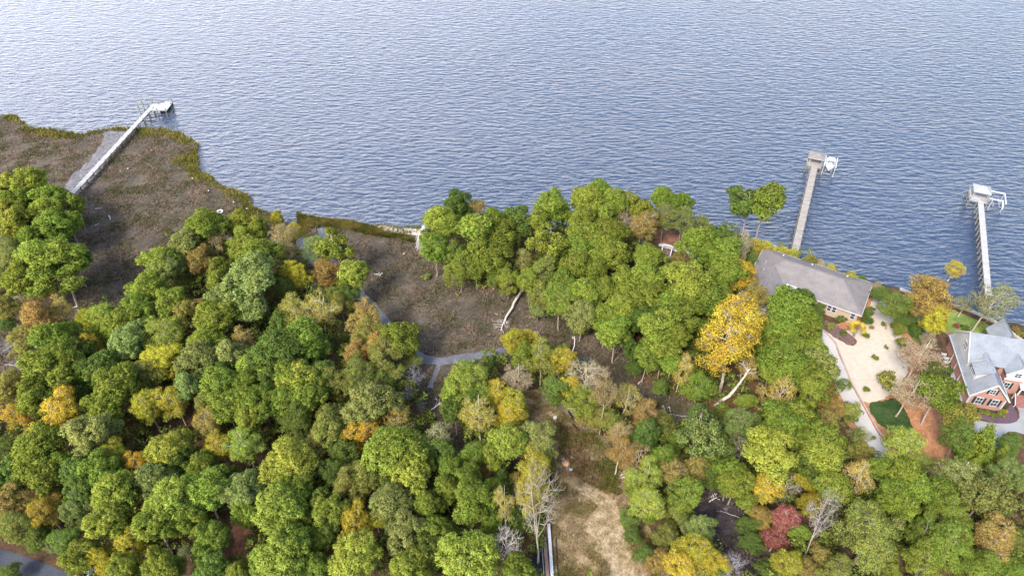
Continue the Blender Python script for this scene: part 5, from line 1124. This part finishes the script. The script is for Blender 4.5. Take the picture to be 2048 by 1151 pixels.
log_tree("root_plate", [(1046, 566), (1050, 574)], [1.0, .9], .5, .3, "torn pale root plate at the head of the fallen trunk", "roots", 7, 1.0, (.6, .5, .42), 4, (.0, .6), None)
log_tree("leaning_tree", [(1430, 813), (1444, 801), (1462, 788), (1478, 768), (1490, 752), (1500, 736)], [.9, 2.0, 3.5, 5.5, 7.5, 9.5], .42, .10, "thick pale trunk leaning over the red brown ground left of the driveway woods", "leaning tree", 9, 2.6, (.50, .43, .35), 6, (.55, 1), None, bz=1)
log_tree("snag", [(1141, 718), (1146, 700), (1150, 684), (1149, 672)], [.3, 2.2, 3.8, 5.0], .13, .04, "thin crooked white snag standing beside the dark creek pool", "dead snag", 7, 1.0, (.62, .55, .5), 7, (.6, 1), "dead snags", bz=1)
log_tree("driftwood", [(1083, 676), (1074, 662)], [.5, .6], .07, .03, "small white forked branch on the marsh above the creek trees", "driftwood", 4, .9, (.6, .55, .5), 8)
log_tree("driftwood", [(748, 548), (762, 549)], [.5, .5], .09, .04, "white twiggy driftwood in the marsh left of the pale bush", "driftwood", 6, .8, (.7, .68, .62), 9, (.1, 1))
log_tree("driftwood", [(1276, 767), (1291, 753)], [.5, .7], .10, .05, "short pale log lying in the brown swamp edge", "driftwood", 2, .6, (.62, .55, .45), 10)
log_tree("driftwood", [(1302, 822), (1375, 832)], [.5, .6], .06, .03, "very thin long grey log across the dark swamp", "driftwood", 4, .9, (.42, .38, .36), 11)
log_tree("snag", [(1329, 822), (1328, 812)], [.4, 1.4], .06, .04, "left one of two short posts of dead wood in the swamp", "dead snag", 2, .4, (.6, .55, .5), 12, (.5, 1), "dead snags")
log_tree("snag", [(1340, 822), (1338, 812)], [.4, 1.4], .06, .04, "right one of two short posts of dead wood in the swamp", "dead snag", 2, .4, (.6, .55, .5), 13, (.5, 1), "dead snags")
log_tree("driftwood", [(1493, 1040), (1440, 1020)], [.5, .6], .06, .03, "thin grey log in the dark swamp at the bottom right", "driftwood", 5, 1.0, (.35, .32, .32), 14)
log_tree("driftwood", [(1418, 1003), (1434, 993)], [.6, .9], .08, .04, "pale broken branch above the dark swamp, with a forked end", "driftwood", 5, 1.0, (.6, .55, .5), 15, (.1, .9))
log_tree("driftwood", [(1230, 955), (1258, 943)], [.95, 1.1], .08, .03, "upper pale branch on the grey bank right of the clearing", "driftwood", 5, 1.1, (.66, .6, .52), 16, (.2, 1))
log_tree("driftwood", [(1226, 962), (1255, 950)], [.95, 1.0], .07, .03, "lower pale branch on the grey bank right of the clearing", "driftwood", 4, 1.1, (.66, .6, .52), 17, (.2, 1))
log_tree("snag", [(1160, 828), (1161, 822), (1152, 819), (1134, 814)], [.9, 1.6, 2.0, 2.1], .12, .04, "bent pale stump with an arm at the top edge of the clearing", "dead snag", 3, .7, (.7, .62, .52), 18, (.5, 1), "dead snags")
log_tree("driftwood", [(814, 768), (838, 755)], [.5, .7], .09, .03, "grey tangled fallen limb at the left edge of the dark hollow", "driftwood", 10, 1.6, (.5, .48, .46), 19, (.1, 1))
log_tree("driftwood", [(862, 820), (889, 798)], [.9, 2.2], .09, .03, "slim pale leaning trunk over the dark hollow", "driftwood", 5, 1.2, (.6, .55, .5), 20, (.3, 1))
log_tree("driftwood", [(5, 702), (28, 690)], [.5, .8], .10, .03, "grey fallen branch in the dark inlet at the left edge", "driftwood", 9, 1.5, (.42, .42, .44), 21, (.1, 1))
log_tree("driftwood", [(10, 728), (42, 732)], [.5, .5], .08, .03, "lower grey branch in the dark inlet at the left edge", "driftwood", 5, .9, (.38, .38, .4), 22, (.1, 1))
log_tree("driftwood", [(146, 615), (158, 610)], [.6, .8], .12, .08, "pale broken log at the marsh edge below the left woods", "driftwood", 2, .6, (.6, .55, .48), 23)
log_tree("driftwood", [(190, 418), (203, 416)], [.4, .4], .14, .1, "short grey log on the dark marsh right of the left woods", "driftwood", 0, .6, (.45, .42, .4), 24)
log_tree("driftwood", [(218, 431), (221, 439)], [.4, .4], .12, .08, "tiny upright grey log in the dark marsh", "driftwood", 0, .6, (.55, .5, .5), 25)
log_tree("driftwood", [(188, 452), (197, 447)], [.4, .4], .12, .07, "slanting pale log near the shaded marsh edge", "driftwood", 0, .6, (.5, .46, .42), 26)
# fallen pine top with a fan of grey twigs by the beach
r_ = np.random.default_rng(44); e = simple("fallen_palm_skirt", G(838, 480, .4), "grey fan of dead twigs from a fallen tree top beside the beach", "fallen branches"); o = np.array(e.location); A_ = Acc()
top = G(850, 448, 2.2) - o
for i in range(90):
    tgt = G(838 + r_.uniform(-9, 8), 497 + r_.uniform(-18, 6), .5) - o; m_ = (top + tgt) / 2 + np.array([r_.normal(0, .25), r_.normal(0, .3), .35]); A_.tube([top + r_.normal(0, .15, 3), m_, tgt], [.05, .045, .02], 3)
b_ = link("twigs", A_.mesh("twig_fan", BARK), None, e); b_.color = (.55, .50, .46, 1)
A_ = Acc(); A_.tube([top, top + np.array([.2, .9, -.5]), top + np.array([.5, 2.2, -1.6])], [.22, .25, .3], 8); b_ = link("trunk", A_.mesh("fan_trunk", BARK), None, e); b_.color = (.4, .34, .28, 1)
# small pale flotsam on the marsh, one by one
for px, py, s_, lab in ((440, 423, .0, ""), (385, 357, .5, "white scrap near the bank of the left marsh"), (417, 381, .4, "white speck of flotsam below the bank scrap"), (467, 404, .4, "white speck of flotsam above the centre woods"),
        (494, 417, .5, "pale stick shaped scrap near the reeds"), (808, 507, .4, "white float in the marsh above the pale bush"), (615, 451, .35, "white bottle among the reeds of the spit"), (256, 337, .45, "pale scrap below the left pier")):
    if s_ == 0.0:
        m = MB(); n = 20; V = []; F = []
        for i in range(n):
            for j in range(8):
                a, b_ = 2 * math.pi * i / n, 2 * math.pi * j / 8; rr = .62 + .2 * math.cos(b_); V.append((rr * math.cos(a), rr * math.sin(a), .2 * math.sin(b_)))
                F.append((i * 8 + j, ((i + 1) % n) * 8 + j, ((i + 1) % n) * 8 + (j + 1) % 8, i * 8 + (j + 1) % 8))
        m.add(V, F); o_ = m.build("white_ring", WHITE, None, 0, True); o_.location = G(px, py, .6); tag(o_, "white ring like a tyre lying on the left marsh", "tyre")
    else:
        m = MB(); m.tube([(-s_ / 2, 0, 0), (-s_ * .2, 0, 0), (s_ * .3, 0, 0), (s_ / 2, 0, 0)], [s_ * .2, s_ * .38, s_ * .36, s_ * .1], 10); o_ = m.build("flotsam", WHITE, None, 0, True); o_.location = G(px, py, .62); o_.rotation_euler.z = px; tag(o_, lab, "flotsam", "pale flotsam on the marsh")
# pale things glimpsed in the left woods
for px, py, lab in ((107, 424, "right white garden table glimpsed under the left woods"), (88, 418, "left white garden table glimpsed under the left woods")):
    e = simple("garden_table", G(px, py, .9), lab, "table", "white tables in the left woods"); m = MB(); m.tube([(0, 0, .75), (0, 0, .82)], [.9, .9], 20); m.build("table_top", WHITE, e); m = MB(); m.tube([(0, 0, -.1), (0, 0, .75)], [.12, .08], 8); m.build("leg", WHITE, e)
# bottom left: parked car
e = simple("parked_car", G(163, 1163, .9), "silver car roof peeking in at the bottom edge by the asphalt road", "car"); e.rotation_euler.z = math.radians(70)
PAINT = mat("silver_paint", (.55, .57, .58), .3, .04, 2, spec=.6)
def loft(secs, name, mm, par):
    m = MB(); V = []; F = []; n = len(secs[0])
    for s_ in secs: V += s_
    for i in range(len(secs) - 1):
        for j in range(n): F.append((i * n + j, i * n + (j + 1) % n, (i + 1) * n + (j + 1) % n, (i + 1) * n + j))
    F += [tuple(range(n)), tuple(range((len(secs) - 1) * n, len(secs) * n))[::-1]]; m.add(V, F); return m.build(name, mm, par, 0, True)
bs = [[(x, -w_, .3), (x, -w_ - .03, .6), (x, -w_ + .08, h_), (x, w_ - .08, h_), (x, w_ + .03, .6), (x, w_, .3)] for x, w_, h_ in ((-2.3, .75, .85), (-2.1, .86, .98), (-1.2, .9, 1.0), (1.0, .9, 1.0), (2.0, .84, .88), (2.3, .7, .65))]
bd_ = loft(bs, "body", PAINT, e)
loft([[(x, -w_ - .1, .96), (x, -w_, h_), (x, w_, h_), (x, w_ + .1, .96)] for x, w_, h_ in ((-1.75, .68, 1.0), (-1.2, .62, 1.46), (.1, .62, 1.5), (1.0, .68, 1.02))], "cabin_glass", GLASS, e)
m = MB(); m.box((-.55, 0, 1.5), (1.45, 1.2, .06)); m.build("roof", PAINT, e, .02)
for x in (-1.45, 1.4):
    for y in (-.85, .85):
        m = MB(); m.tube([(x, y - .1, .32), (x, y + .1, .32)], [.32, .32], 16); w_ = m.build("wheel", BLACK, e); m = MB(); m.tube([(x, y - .12, .32), (x, y + .12, .32)], [.18, .18], 12); m.build("rim", METAL, w_)
for y in (-.6, .6): m = MB(); m.box((2.22, y, .66), (.12, .3, .14)); m.build("headlight", WHITE, e, .03)
